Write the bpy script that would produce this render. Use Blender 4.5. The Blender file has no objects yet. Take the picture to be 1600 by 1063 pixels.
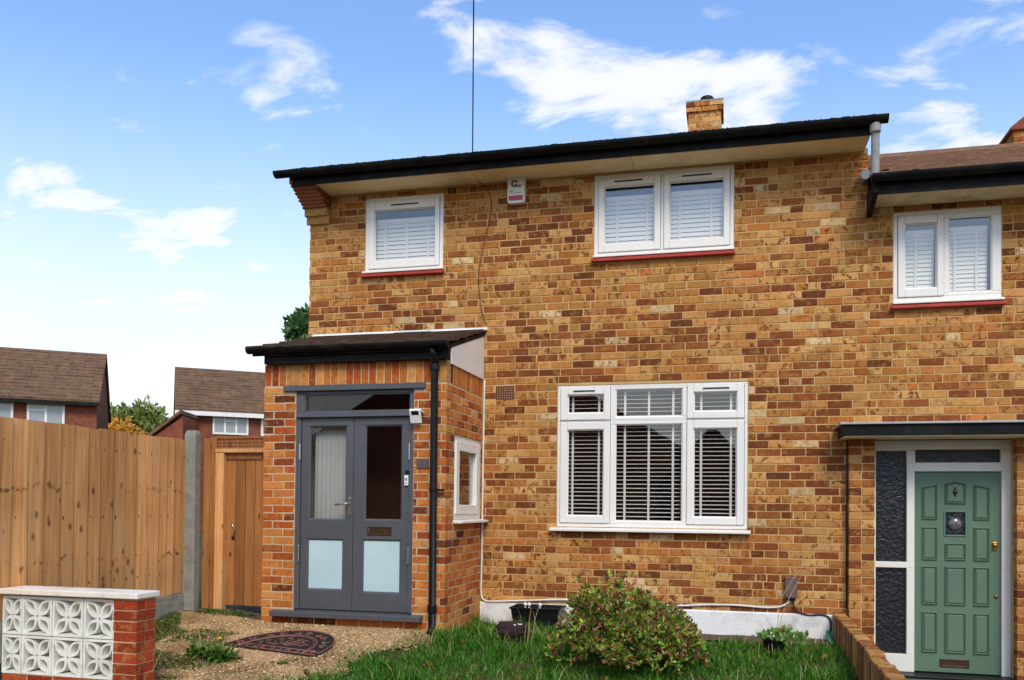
import bpy, bmesh, math, random
import numpy as np
from mathutils import Vector, Matrix, noise as mnoise
R = math.radians
random.seed(7); rng = np.random.default_rng(7)
sc = bpy.context.scene
COL = sc.collection

# ---------------------------------------------------------------- camera, sky, sun, exposure
EYE = 1.22
cam_d = bpy.data.cameras.new("camera"); cam = bpy.data.objects.new("camera", cam_d); COL.objects.link(cam)
cam_d.sensor_width = 36; cam_d.lens = 1357 / 1600 * 36
cam_d.shift_y = (767.5 - 531.5) / 1600
cam_d.clip_start = 0.05; cam_d.clip_end = 2000
cam.location = (0, -8.65, EYE)
cam.matrix_world = Matrix.Translation((0, -8.65, EYE)) @ Matrix.Rotation(R(14.15), 4, 'Z') @ Matrix.Rotation(R(90 + 1.035), 4, 'X') @ Matrix.Rotation(R(.587), 4, 'Z')
sc.camera = cam

SUN_EL, SUN_AZ = 44, 158      # azimuth measured from +Y clockwise: the sun stands behind the camera, a little to its right
world = bpy.data.worlds.new("World"); sc.world = world; world.use_nodes = True
def build_world():
    nt = world.node_tree; N = nt.nodes; L = nt.links
    for n in list(N): N.remove(n)
    out = N.new('ShaderNodeOutputWorld'); bg = N.new('ShaderNodeBackground')
    sky = N.new('ShaderNodeTexSky'); sky.sky_type = 'NISHITA'; sky.sun_disc = False
    sky.sun_elevation = R(SUN_EL); sky.sun_rotation = R(SUN_AZ)
    sky.altitude = 50; sky.air_density = 1.0; sky.dust_density = 0.6; sky.ozone_density = 2.2
    tc = N.new('ShaderNodeTexCoord')
    def math_(op, a, b=None, clamp=False):
        m = N.new('ShaderNodeMath'); m.operation = op; m.use_clamp = clamp
        for i, v in enumerate((a, b)):
            if v is None: continue
            if isinstance(v, (int, float)): m.inputs[i].default_value = v
            else: L.new(v, m.inputs[i])
        return m.outputs[0]
    def ramp(v, a, b, c=0., d=1.):
        m = N.new('ShaderNodeMapRange'); m.interpolation_type = 'SMOOTHSTEP'
        for i, x in enumerate((v, a, b, c, d)):
            if isinstance(x, (int, float)): m.inputs[i].default_value = x
            else: L.new(x, m.inputs[i])
        return m.outputs[0]
    nrm = N.new('ShaderNodeVectorMath'); nrm.operation = 'NORMALIZE'; L.new(tc.outputs['Generated'], nrm.inputs[0])
    d = nrm.outputs[0]
    sep = N.new('ShaderNodeSeparateXYZ'); L.new(d, sep.inputs[0])
    z = math_('MAXIMUM', sep.outputs[2], 0.0)
    # cloud layer at one height: the direction over its rise
    den = math_('ADD', z, 0.22)
    px = math_('DIVIDE', sep.outputs[0], den); py = math_('DIVIDE', sep.outputs[1], den)
    cmb = N.new('ShaderNodeCombineXYZ'); L.new(px, cmb.inputs[0]); L.new(py, cmb.inputs[1])
    n1 = N.new('ShaderNodeTexNoise'); n1.inputs['Scale'].default_value = 4.2; n1.inputs['Detail'].default_value = 9; n1.inputs['Roughness'].default_value = .58; n1.inputs['Distortion'].default_value = .35
    mp = N.new('ShaderNodeMapping'); mp.inputs['Location'].default_value = (3.1, 1.7, 0.4); mp.inputs['Scale'].default_value = (1.0, 1.5, 1)
    L.new(cmb.outputs[0], mp.inputs[0]); L.new(mp.outputs[0], n1.inputs['Vector'])
    # where the banks of cloud stand
    total = None
    for v, w, amp in CLOUDS:
        dv = N.new('ShaderNodeVectorMath'); dv.operation = 'DOT_PRODUCT'; L.new(d, dv.inputs[0]); dv.inputs[1].default_value = Vector(v).normalized()
        g = ramp(dv.outputs['Value'], math.cos(R(w)), 1.0, 0., amp)
        total = g if total is None else math_('ADD', total, g)
    dens = math_('ADD', math_('SUBTRACT', math_('MULTIPLY', n1.outputs['Fac'], 1.6), .93), total)
    cl = ramp(dens, -.03, 0.26, 0., .86)
    n2 = N.new('ShaderNodeTexNoise'); n2.inputs['Scale'].default_value = 1.1; n2.inputs['Detail'].default_value = 4
    L.new(cmb.outputs[0], n2.inputs['Vector'])
    veil = math_('MULTIPLY', ramp(z, .06, .47, 1., 0.), ramp(n2.outputs['Fac'], .2, .7, .72, 1.))
    fac = math_('MAXIMUM', cl, veil)
    mix = N.new('ShaderNodeMix'); mix.data_type = 'RGBA'
    tint = N.new('ShaderNodeMix'); tint.data_type = 'RGBA'; tint.blend_type = 'MULTIPLY'; tint.inputs[0].default_value = 1
    L.new(sky.outputs[0], tint.inputs[6]); tint.inputs[7].default_value = SKY_TINT
    L.new(fac, mix.inputs[0]); L.new(tint.outputs[2], mix.inputs[6]); mix.inputs[7].default_value = CLOUD_COL
    L.new(mix.outputs[2], bg.inputs[0]); bg.inputs[1].default_value = SKY_STRENGTH
    L.new(bg.outputs[0], out.inputs[0])
SKY_STRENGTH = .11
SKY_TINT = (1.26, 1.42, 1.58, 1)
CLOUD_COL = (5.9, 5.85, 5.75, 1)
CLOUDS = [((-.234, .854, .465), 6, .17), ((-.172, .881, .441), 5, .06), ((-.042, .908, .417), 6.5, .20), ((-.122, .909, .398), 6, .17), ((.223, .909, .352), 8, .20), ((.09, .915, .37), 6, .10),
          ((-.466, .777, .424), 4, .07), ((-.566, .764, .31), 6, .12), ((-.627, .728, .277), 6, .10), ((-.557, .81, .182), 12, .16), ((-.153, .85, .504), 4, .12), ((-.446, .752, .485), 3.5, .09),
          ((0, -.8, .6), 60, .10)]
build_world()
sd = bpy.data.lights.new("sun", 'SUN'); sd.energy = 1.5; sd.angle = R(22); sd.color = (1, .90, .74)
so = bpy.data.objects.new("sun", sd); COL.objects.link(so)
az, el = R(SUN_AZ), R(SUN_EL)
sdir = Vector((math.sin(az) * math.cos(el), math.cos(az) * math.cos(el), math.sin(el)))
so.rotation_euler = sdir.to_track_quat('Z', 'Y').to_euler(); so.location = (3, -12, 12)
vs = sc.view_settings
vs.view_transform = 'Standard'; vs.look = 'None'; vs.gamma = 1; vs.use_curve_mapping = False; vs.exposure = 0.72
sc.cycles.max_bounces = 8; sc.cycles.transparent_max_bounces = 12; sc.cycles.diffuse_bounces = 4

# ---------------------------------------------------------------- materials
def S(r, g, b):                                    # 8-bit sRGB to linear
    f = lambda c: (c / 12.92 if c <= .04045 else ((c + .055) / 1.055) ** 2.4)
    return (f(r / 255), f(g / 255), f(b / 255))
class NT:
    def __init__(s, name):
        s.m = bpy.data.materials.new(name); s.m.use_nodes = True
        s.t = s.m.node_tree; s.N = s.t.nodes; s.L = s.t.links
        s.b = s.N['Principled BSDF']; s.out = s.N['Material Output']
        s.geo = None
    def new(s, t, **kw):
        n = s.N.new('ShaderNode' + t)
        for k, v in kw.items():
            if hasattr(n, k): setattr(n, k, v)
            else: n.inputs[k].default_value = v
        return n
    def lk(s, a, b): s.L.new(a, b)
    def pos(s):
        if s.geo is None: s.geo = s.new('NewGeometry').outputs['Position']
        return s.geo
    def objc(s): return s.new('TexCoord').outputs['Object']
    def noise(s, scale, detail=4, rough=.55, vec=None, stretch=None, dist=0):
        v = vec if vec is not None else s.pos()
        if stretch:
            mp = s.new('Mapping'); mp.inputs['Scale'].default_value = stretch; s.lk(v, mp.inputs[0]); v = mp.outputs[0]
        n = s.new('TexNoise', Scale=scale, Detail=detail, Roughness=rough, Distortion=dist); s.lk(v, n.inputs['Vector'])
        return n.outputs['Fac']
    def ramp(s, v, a, b, c=0., d=1.):
        m = s.new('MapRange'); m.inputs[1].default_value = a; m.inputs[2].default_value = b; m.inputs[3].default_value = c; m.inputs[4].default_value = d
        s.lk(v, m.inputs[0]); return m.outputs[0]
    def mul(s, a, b, op='MULTIPLY'):
        m = s.new('Math', operation=op)
        for i, x in enumerate((a, b)):
            if isinstance(x, (int, float)): m.inputs[i].default_value = x
            else: s.lk(x, m.inputs[i])
        return m.outputs[0]
    def mix(s, f, a, b, blend='MIX'):
        m = s.new('Mix', data_type='RGBA', blend_type=blend)
        for i, x in ((0, f), (6, a), (7, b)):
            if isinstance(x, (int, float)): m.inputs[i].default_value = x
            elif isinstance(x, tuple): m.inputs[i].default_value = (*x[:3], 1)
            else: s.lk(x, m.inputs[i])
        return m.outputs[2]
    def bump(s, h, strength=.3, dist=.01):
        b = s.new('Bump', Strength=strength, Distance=dist); s.lk(h, b.inputs['Height']); s.lk(b.outputs[0], s.b.inputs['Normal'])
    def col(s, c):
        if isinstance(c, tuple): s.b.inputs['Base Color'].default_value = (*c[:3], 1)
        else: s.lk(c, s.b.inputs['Base Color'])
    def rough(s, r, spec=.5):
        if isinstance(r, (int, float)): s.b.inputs['Roughness'].default_value = r
        else: s.lk(r, s.b.inputs['Roughness'])
        s.b.inputs['Specular IOR Level'].default_value = spec
MAT = {}
def simple(name, c, rough=.5, var=.12, scale=9, bump=0, bscale=80, metal=0, dirt=None, dirt_amt=.35, spec=.5):
    t = NT(name); n = t.noise(scale, 5)
    k = t.mix(t.ramp(n, .3, .7), tuple(x * (1 - var) for x in c), tuple(min(1, x * (1 + var)) for x in c))
    if dirt:
        k = t.mix(t.ramp(t.noise(scale * .6, 7, .7), .48, .75, 0, dirt_amt), k, dirt)
    t.col(k); t.rough(rough, spec); t.b.inputs['Metallic'].default_value = metal
    if bump: t.bump(t.noise(bscale, 4), bump, .004)
    MAT[name] = t.m; return t.m

def brick_mat(name, src, blot, rough=.9):
    """src: 'object' (colour of the object) or 'attr' (per-brick attribute); alpha = how mottled that brick is"""
    t = NT(name)
    if src == 'object':
        oi = t.new('ObjectInfo'); c, a = oi.outputs['Color'], oi.outputs['Alpha']
    else:
        at = t.new('Attribute', attribute_name='tone'); c, a = at.outputs['Color'], at.outputs['Alpha']
    blotch = t.ramp(t.noise(19, 3, .6, None, (1, 1, .75), .6), .515, .575)
    k = t.mix(t.mul(blotch, a), c, blot)
    k = t.mix(t.ramp(t.noise(13, 4, .7, dist=.3), .53, .62, 0, .55), k, S(188, 136, 68))
    k = t.mix(t.ramp(t.noise(140, 3, .7), .35, .75, 0, .38), k, t.mix(1., k, (.45, .40, .36), 'MULTIPLY'))
    k = t.mix(t.ramp(t.noise(55, 4, .7), .58, .8, 0, .4), k, S(222, 190, 140))       # worn pale specks, mortar smears
    k = t.mix(t.ramp(t.noise(1.1, 4, .6), .45, .8, 0, .22), k, t.mix(1., k, (.62, .58, .5), 'MULTIPLY'))   # weathering
    k = t.mix(t.ramp(t.noise(.55, 5, .65), .42, .68, 0, .5), k, t.mix(1., k, (.84, .78, .62), 'MULTIPLY'))     # olive weathering in patches
    k = t.mix(t.ramp(t.noise(1., 5, .7, None, (5, 5, .5)), .52, .72, 0, .35), k, t.mix(1., k, (.56, .5, .42), 'MULTIPLY'))   # rain streaks
    t.col(k); t.rough(rough, .25)
    t.bump(t.noise(95, 5, .7), .7, .007)
    MAT[name] = t.m; return t.m
brick_mat('brick', 'object', S(120, 62, 26)); brick_mat('brick_many', 'attr', S(120, 62, 26))
brick_mat('red_brick', 'object', S(130, 58, 26)); brick_mat('red_brick_many', 'attr', S(130, 58, 26))
def mortar(name, c, c2):
    t = NT(name)
    k = t.mix(t.ramp(t.noise(3, 5), .35, .7), c, c2)
    k = t.mix(t.ramp(t.noise(90, 3, .7), .4, .8, 0, .35), k, tuple(x * .5 for x in c))
    t.col(k); t.rough(.95, .2); t.bump(t.noise(150, 4, .7), .6, .005); MAT[name] = t.m
mortar('mortar', S(216, 177, 121), S(192, 150, 95)); mortar('porch_mortar', S(208, 182, 146), S(188, 158, 120))
def far_brick(name, a, b, m, scale=1.):
    t = NT(name)
    bt = t.new('TexBrick'); bt.inputs['Scale'].default_value = scale; bt.inputs['Brick Width'].default_value = .225; bt.inputs['Row Height'].default_value = .075
    bt.inputs['Mortar Size'].default_value = .008; bt.inputs['Color1'].default_value = (*a, 1); bt.inputs['Color2'].default_value = (*b, 1); bt.inputs['Mortar'].default_value = (*m, 1)
    sep = t.new('SeparateXYZ'); t.lk(t.pos(), sep.inputs[0]); cb = t.new('CombineXYZ')
    t.lk(t.mul(sep.outputs[0], sep.outputs[1], 'ADD'), cb.inputs[0]); t.lk(sep.outputs[2], cb.inputs[1]); t.lk(cb.outputs[0], bt.inputs[0])
    k = t.mix(t.ramp(t.noise(1.3, 5), .35, .7, 0, .45), bt.outputs[0], tuple(x * .55 for x in a))
    t.col(k); t.rough(.9, .2); MAT[name] = t.m
far_brick('far_red_brick', S(150, 74, 50), S(112, 52, 38), S(140, 110, 90)); far_brick('gable_brick', S(190, 135, 75), S(130, 72, 38), S(180, 140, 95))
def tile_mat(name, a, b, moss, far=False):
    t = NT(name)
    k = t.mix(t.ramp(t.noise(6 if not far else 2.2, 6, .7), .3, .7), a, b)
    k = t.mix(t.ramp(t.noise(13 if not far else 5, 5, .7), .52, .72, 0, .75), k, moss)
    k = t.mix(t.ramp(t.noise(60 if not far else 14, 4, .8), .4, .8, 0, .5), k, tuple(x * .35 for x in a))
    t.col(k); t.rough(.9, .25); t.bump(t.noise(40, 5, .7), .6, .01); MAT[name] = t.m
tile_mat('porch_tile', S(92, 70, 54), S(66, 48, 38), S(104, 92, 60)); tile_mat('roof_tile', S(140, 104, 82), S(104, 76, 60), S(160, 132, 86), True)
tile_mat('far_roof_tile', S(136, 104, 78), S(88, 64, 50), S(138, 122, 72), True)
tile_mat('creasing_tile', S(170, 92, 62), S(128, 66, 46), S(150, 118, 84))
def wood_mat(name, a, b, dark, src='object', sx=(28, 28, 1.2)):
    t = NT(name); oi = t.new('ObjectInfo')
    off = t.new('VectorMath', operation='ADD'); sc_ = t.new('VectorMath', operation='SCALE'); cb = t.new('CombineXYZ')
    t.lk(oi.outputs['Random'], cb.inputs[0]); t.lk(oi.outputs['Random'], cb.inputs[2]); t.lk(cb.outputs[0], sc_.inputs[0]); sc_.inputs['Scale'].default_value = 37.
    t.lk(t.objc(), off.inputs[0]); t.lk(sc_.outputs[0], off.inputs[1]); v = off.outputs[0]
    g = t.noise(1.0, 6, .6, v, sx, dist=.6)
    k = t.mix(t.ramp(g, .32, .68), a, b)
    k = t.mix(t.ramp(t.noise(1., 5, .7, v, (90, 90, 2.5)), .5, .75, 0, .5), k, dark)
    if 'fence' in name:                                                  # rows of knots and fine checks across the boards
        sp = t.new('SeparateXYZ'); t.lk(t.objc(), sp.inputs[0]); wob = t.ramp(t.noise(1., 3, .6, v, (2., 6., 1.)), .3, .7, -.07, .07)
        zz = t.mul(sp.outputs[2], wob, 'ADD')
        for z0, wd in ((.40, .020), (1.0, .024)):
            ab = t.mul(t.mul(zz, z0, 'SUBTRACT'), 0., 'ADD'); a2 = t.new('Math', operation='ABSOLUTE'); t.lk(ab, a2.inputs[0])
            k = t.mix(t.mul(t.ramp(a2.outputs[0], wd * .3, wd, 1., 0.), t.ramp(t.noise(1., 3, .7, v, (14, 14, 9)), .50, .64)), k, dark)
    vo = t.new('TexVoronoi', Scale=1.0); mp = t.new('Mapping'); mp.inputs['Scale'].default_value = (9, 7, 4.2); t.lk(v, mp.inputs[0]); t.lk(mp.outputs[0], vo.inputs['Vector'])
    knot = t.ramp(vo.outputs['Distance'], .07, .17, .9, 0.)
    k = t.mix(knot, k, dark)
    k = t.mix(t.ramp(t.noise(2.2, 4), .45, .75, 0, .35), k, t.mix(1., k, (.6, .52, .42), 'MULTIPLY'))
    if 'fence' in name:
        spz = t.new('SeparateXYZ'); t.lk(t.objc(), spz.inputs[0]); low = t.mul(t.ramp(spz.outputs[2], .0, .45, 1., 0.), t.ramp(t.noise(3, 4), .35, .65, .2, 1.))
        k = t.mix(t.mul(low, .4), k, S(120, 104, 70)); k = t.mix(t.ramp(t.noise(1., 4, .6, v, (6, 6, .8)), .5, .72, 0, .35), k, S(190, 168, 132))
    hv = t.new('HueSaturation'); t.lk(k, hv.inputs['Color']); t.lk(t.ramp(oi.outputs['Random'], 0, 1, .74, 1.22), hv.inputs['Value'])
    t.col(hv.outputs[0]); t.rough(.8, .25); t.bump(g, .35, .004); MAT[name] = t.m
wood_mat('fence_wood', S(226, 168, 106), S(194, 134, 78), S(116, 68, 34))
wood_mat('gate_wood', S(176, 118, 64), S(146, 92, 48), S(84, 48, 24))
simple('white_upvc', (.84, .80, .725), .32, .03, 4, dirt=(.55, .53, .48), dirt_amt=.12)
simple('white_paint', (.80, .77, .72), .55, .04, 3, bump=.15, dirt=(.45, .42, .36), dirt_amt=.35)
simple('cream_frame', S(228, 224, 212), .5, .04, 3, dirt=(.42, .4, .33), dirt_amt=.2)
simple('cream_soffit', S(248, 228, 178), .7, .06, 2.2, bump=.1, dirt=S(150, 122, 70), dirt_amt=.55)
simple('stained_soffit', S(222, 206, 160), .75, .1, 3, bump=.15, dirt=S(110, 92, 54), dirt_amt=.8)
simple('black_gutter', (.006, .006, .006), .6, .4, 8, bump=.4, bscale=30, dirt=(.03, .031, .022), dirt_amt=.8, spec=.15)
simple('black_plastic', (.006, .006, .006), .42, .2, 12, dirt=(.025, .023, .02), dirt_amt=.3, spec=.25)
simple('grey_paint', S(80, 81, 84), .42, .05, 5, bump=.06, dirt=S(116, 116, 116), dirt_amt=.2)
simple('green_paint', S(92, 118, 95), .45, .05, 4, bump=.08, dirt=S(70, 92, 74), dirt_amt=.25)
simple('red_sill', S(176, 50, 34), .6, .14, 9, bump=.2, dirt=S(110, 34, 24), dirt_amt=.5)
simple('render_plinth', S(232, 230, 224), .85, .05, 5, bump=.7, bscale=45, dirt=S(140, 130, 108), dirt_amt=.75)
simple('grey_pipe', S(150, 150, 146), .7, .12, 12, dirt=S(90, 86, 76), dirt_amt=.5)
simple('lead', S(170, 170, 168), .6, .1, 9, dirt=S(110, 106, 98), dirt_amt=.4)
simple('concrete', S(140, 138, 126), .92, .16, 12, bump=.7, bscale=110, dirt=S(84, 84, 70), dirt_amt=.6)
simple('coping_stone', S(236, 228, 212), .85, .07, 6, bump=.5, bscale=60, dirt=S(150, 128, 96), dirt_amt=.5)
simple('block_paint', S(230, 232, 224), .8, .06, 8, bump=.35, bscale=70, dirt=S(140, 142, 122), dirt_amt=.5)
simple('brass', S(176, 128, 56), .32, .15, 20, metal=.9)
simple('dark_brass', S(92, 66, 48), .4, .2, 20, metal=.7)
simple('chrome', (.6, .6, .6), .25, .1, 20, metal=1.)
simple('blind', S(240, 238, 232), .5, .02, 5)
simple('plaster', S(150, 140, 124), .9, .08, 2)
simple('dark_floor', S(70, 54, 42), .7, .2, 3)
simple('dark_interior', S(96, 58, 40), .85, .2, 2)
simple('white_door', S(225, 225, 220), .45, .03, 3)
simple('brown_plastic', S(104, 84, 76), .5, .08, 20)
simple('plaque_brown', S(86, 76, 70), .5, .1, 30)
simple('white_plastic', S(236, 234, 228), .4, .03, 6)
simple('logo_black', (.01, .01, .01), .5, .05, 6)
simple('alarm_red', S(176, 50, 50), .3, .1, 20)
simple('cable_white', S(226, 222, 212), .5, .05, 8, dirt=S(150, 140, 120), dirt_amt=.3)
simple('cable_black', (.015, .015, .015), .5, .1, 8)
simple('hose_green', S(22, 130, 84), .4, .1, 20)
simple('rubber', S(20, 16, 15), .75, .2, 20, bump=.3)
simple('copper_relief', S(150, 94, 78), .6, .15, 30, dirt=S(90, 56, 48), dirt_amt=.5)
simple('soil', S(92, 68, 46), .95, .25, 9, bump=.9, bscale=70, dirt=S(52, 40, 28), dirt_amt=.7)
simple('bark', S(96, 74, 54), .9, .2, 20, bump=.6, bscale=60)
simple('dry_stem', S(190, 160, 116), .8, .12, 30)
simple('tarmac', S(96, 94, 92), .95, .12, 14, bump=.5, bscale=120)
simple('air_brick', S(92, 52, 44), .8, .15, 20)
simple('tree_green', S(86, 112, 48), .8, .2, 3)
def leaf_mat(name, rough=.55):
    t = NT(name); at = t.new('Attribute', attribute_name='tone')
    t.col(at.outputs['Color']); t.rough(rough, .35)
    tr = t.new('BsdfTranslucent'); t.lk(at.outputs['Color'], tr.inputs[0]); mx = t.new('MixShader'); mx.inputs[0].default_value = .28
    t.lk(t.b.outputs[0], mx.inputs[1]); t.lk(tr.outputs[0], mx.inputs[2]); t.lk(mx.outputs[0], t.out.inputs[0]); MAT[name] = t.m
leaf_mat('leaf'); leaf_mat('grass', .6)
def glass_mat(name, tint=.9, ior=1.6, rough=.0, gain=1.):
    t = NT(name); t.N.remove(t.b)
    tr = t.new('BsdfTransparent'); tr.inputs[0].default_value = (tint, tint, tint * .985, 1)
    gl = t.new('BsdfGlossy'); gl.inputs['Roughness'].default_value = rough
    fr = t.new('LayerWeight', Blend=.5); mx = t.new('MixShader')
    t.lk(t.mul(t.mul(t.mul(fr.outputs['Facing'], 5., 'POWER'), .9), ((ior - 1) / (ior + 1)) ** 2 * gain, 'ADD'), mx.inputs[0]); t.lk(tr.outputs[0], mx.inputs[1]); t.lk(gl.outputs[0], mx.inputs[2]); t.lk(mx.outputs[0], t.out.inputs[0]); MAT[name] = t.m
glass_mat('glass', .97, 1.6, 0., 1.7); glass_mat('door_glass', .93, 1.5)
def obscure():
    t = NT('obscure_glass'); v = t.new('TexVoronoi', Scale=34., feature='SMOOTH_F1'); t.lk(t.pos(), v.inputs['Vector'])
    h = t.mul(v.outputs['Distance'], t.noise(40, 3, .6, dist=1.5), 'ADD')
    t.col((.012, .013, .013)); t.rough(.14, .55); t.bump(h, .4, .015); MAT['obscure_glass'] = t.m
obscure()
def frosted():
    t = NT('frosted_glass'); k = t.mix(t.ramp(t.noise(2, 3), .3, .7), S(176, 204, 206), S(196, 216, 216)); t.col(k); t.rough(.25, .5); MAT['frosted_glass'] = t.m
frosted()
def gravel_mat():
    t = NT('gravel'); v = t.new('TexVoronoi', Scale=72.); t.lk(t.pos(), v.inputs['Vector'])
    cr = t.new('ValToRGB'); e = cr.color_ramp; e.elements[0].color = (*S(186, 150, 102), 1); e.elements[1].color = (*S(236, 212, 166), 1)
    for p, c in ((.3, S(206, 168, 112)), (.55, S(218, 188, 138)), (.8, S(196, 154, 102))):
        x = e.elements.new(p); x.color = (*c, 1)
    sp = t.new('SeparateColor'); t.lk(v.outputs['Color'], sp.inputs[0]); t.lk(sp.outputs[0], cr.inputs[0])
    k = t.mix(t.ramp(v.outputs['Distance'], .45, .75), cr.outputs[0], S(132, 98, 62))
    k = t.mix(t.ramp(t.noise(1.6, 6, .65), .46, .66, 0, .75), k, t.mix(1., k, S(120, 108, 84), 'MULTIPLY'))
    t.col(k); t.rough(.85, .3); t.bump(t.mul(v.outputs['Distance'], -1.), .9, .012); MAT['gravel'] = t.m
gravel_mat()
def ground_mat():
    t = NT('ground_soil')
    k = t.mix(t.ramp(t.noise(.25, 5), .4, .6), S(74, 84, 40), S(98, 84, 56))
    k = t.mix(t.ramp(t.noise(5, 6, .7), .4, .7), k, S(70, 56, 36))
    t.col(k); t.rough(.95, .2); t.bump(t.noise(30, 6, .7), .8, .03); MAT['ground_soil'] = t.m
ground_mat()
def stone_mat():
    t = NT('stone'); at = t.new('Attribute', attribute_name='tone'); t.col(at.outputs['Color']); t.rough(.8, .3); MAT['stone'] = t.m
stone_mat()
simple('bullseye', (.10, .10, .105), .12, .1, 5, spec=1.)
simple('curtain', S(178, 182, 178), .9, .12, 2)

# ---------------------------------------------------------------- building blocks
WLOC = {}
def link(o, parent=None, wloc=(0, 0, 0)):
    COL.objects.link(o); w = Vector(wloc); WLOC[o] = w
    if parent is not None:
        o.parent = parent; o.location = w - WLOC[parent]
    else: o.location = w
    return o
def tag(o, label=None, cat=None, group=None, kind=None):
    for k, v in (('label', label), ('category', cat), ('group', group), ('kind', kind)):
        if v: o[k] = v
    return o
def thing(name, label, cat, loc, group=None, parent=None):
    o = bpy.data.objects.new(name, None); o.empty_display_size = .1
    return tag(link(o, None, loc), label, cat, group)
class MB:
    def __init__(s): s.v = []; s.f = []; s.c = None
    def add(s, vs_, fs):
        b = len(s.v); s.v += [tuple(p) for p in vs_]; s.f += [tuple(i + b for i in f) for f in fs]; return s
    def box(s, x0, x1, y0, y1, z0, z1):
        return s.add([(x0, y0, z0), (x1, y0, z0), (x1, y1, z0), (x0, y1, z0), (x0, y0, z1), (x1, y0, z1), (x1, y1, z1), (x0, y1, z1)],
                     [(0, 3, 2, 1), (4, 5, 6, 7), (0, 1, 5, 4), (1, 2, 6, 5), (2, 3, 7, 6), (3, 0, 4, 7)])
    def prism(s, poly, a0, a1, axis='x'):
        """poly = list of 2-D points, extruded along axis; x: (y,z)  y: (x,z)  z: (x,y)"""
        n = len(poly)
        mk = {'x': lambda a, p: (a, p[0], p[1]), 'y': lambda a, p: (p[0], a, p[1]), 'z': lambda a, p: (p[0], p[1], a)}[axis]
        vv = [mk(a0, p) for p in poly] + [mk(a1, p) for p in poly]
        return s.add(vv, [tuple(range(n))[::-1], tuple(range(n, 2 * n))] + [(i, (i + 1) % n, n + (i + 1) % n, n + i) for i in range(n)])
    def tube(s, pts, r, seg=8, r1=None, cap=True):
        pts = [Vector(p) for p in pts]; n = len(pts); b = len(s.v)
        up = Vector((0, 0, 1)); rings = []
        for i, p in enumerate(pts):
            d = (pts[min(i + 1, n - 1)] - pts[max(i - 1, 0)]).normalized()
            a = d.cross(up if abs(d.z) < .95 else Vector((1, 0, 0))).normalized(); c = d.cross(a)
            rr = r if r1 is None else r + (r1 - r) * i / max(1, n - 1)
            for k in range(seg):
                t = 2 * math.pi * k / seg; s.v.append(tuple(p + (a * math.cos(t) + c * math.sin(t)) * rr))
        for i in range(n - 1):
            for k in range(seg):
                s.f.append((b + i * seg + k, b + i * seg + (k + 1) % seg, b + (i + 1) * seg + (k + 1) % seg, b + (i + 1) * seg + k))
        if cap: s.f += [tuple(b + k for k in range(seg)), tuple(b + (n - 1) * seg + k for k in range(seg))[::-1]]
        return s
    def lathe(s, prof, cx, cy, seg=16, axis='z', base=0):
        b = len(s.v); n = len(prof)
        for (r, h) in prof:
            for k in range(seg):
                t = 2 * math.pi * k / seg; u, w = r * math.cos(t), r * math.sin(t)
                s.v.append((cx + u, cy + w, base + h) if axis == 'z' else (cx + u, base + h, cy + w))
        for i in range(n - 1):
            for k in range(seg): s.f.append((b + i * seg + k, b + i * seg + (k + 1) % seg, b + (i + 1) * seg + (k + 1) % seg, b + (i + 1) * seg + k))
        s.f += [tuple(b + k for k in range(seg))[::-1], tuple(b + (n - 1) * seg + k for k in range(seg))]
        return s
    def build(s, name, mat, parent=None, bevel=0, smooth=False, kind=None, label=None, tones=None, color=None):
        V = np.array(s.v, dtype=float); lo, hi = V.min(0), V.max(0)
        c = np.array([(lo[0] + hi[0]) / 2, (lo[1] + hi[1]) / 2, lo[2]])
        me = bpy.data.meshes.new(name); me.from_pydata((V - c).tolist(), [], s.f); 
        bm = bmesh.new(); bm.from_mesh(me); bmesh.ops.recalc_face_normals(bm, faces=bm.faces) if tones is None else None; bm.to_mesh(me); bm.free()
        me.materials.append(MAT[mat] if isinstance(mat, str) else mat)
        if smooth:
            for p in me.polygons: p.use_smooth = True
        if tones is not None:
            a = me.attributes.new('tone', 'FLOAT_COLOR', 'FACE'); a.data.foreach_set('color', np.asarray(tones, dtype=np.float32).ravel())
        o = bpy.data.objects.new(name, me); link(o, parent, c)
        if bevel:
            m = o.modifiers.new('bevel', 'BEVEL'); m.width = bevel; m.segments = 2; m.limit_method = 'ANGLE'; m.angle_limit = R(35)
        if color: o.color = color
        return tag(o, label, None, None, kind)
def frame_box(mb, x0, x1, z0, z1, l, r, b, t, y0, y1):
    """rectangular frame in a wall that faces -Y, butted members"""
    mb.box(x0, x0 + l, y0, y1, z0, z1); mb.box(x1 - r, x1, y0, y1, z0, z1)
    mb.box(x0 + l, x1 - r, y0, y1, z0, z0 + b); mb.box(x0 + l, x1 - r, y0, y1, z1 - t, z1); return mb
def slab(mb, u0, u1, v0, v1, holes, d0, d1, plane='y'):
    us = sorted({u0, u1, *[min(max(a, u0), u1) for h in holes for a in h[:2]]}); vs_ = sorted({v0, v1, *[min(max(a, v0), v1) for h in holes for a in h[2:]]})
    for j in range(len(vs_) - 1):
        run = None
        for i in range(len(us) - 1):
            cu, cv = (us[i] + us[i + 1]) / 2, (vs_[j] + vs_[j + 1]) / 2
            solid = not any(h[0] < cu < h[1] and h[2] < cv < h[3] for h in holes)
            if solid: run = (run[0], us[i + 1]) if run else (us[i], us[i + 1])
            if run and (not solid or i == len(us) - 2):
                a, b = run
                mb.box(a, b, d0, d1, vs_[j], vs_[j + 1]) if plane == 'y' else mb.box(d0, d1, a, b, vs_[j], vs_[j + 1])
                run = None
    return mb

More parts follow.
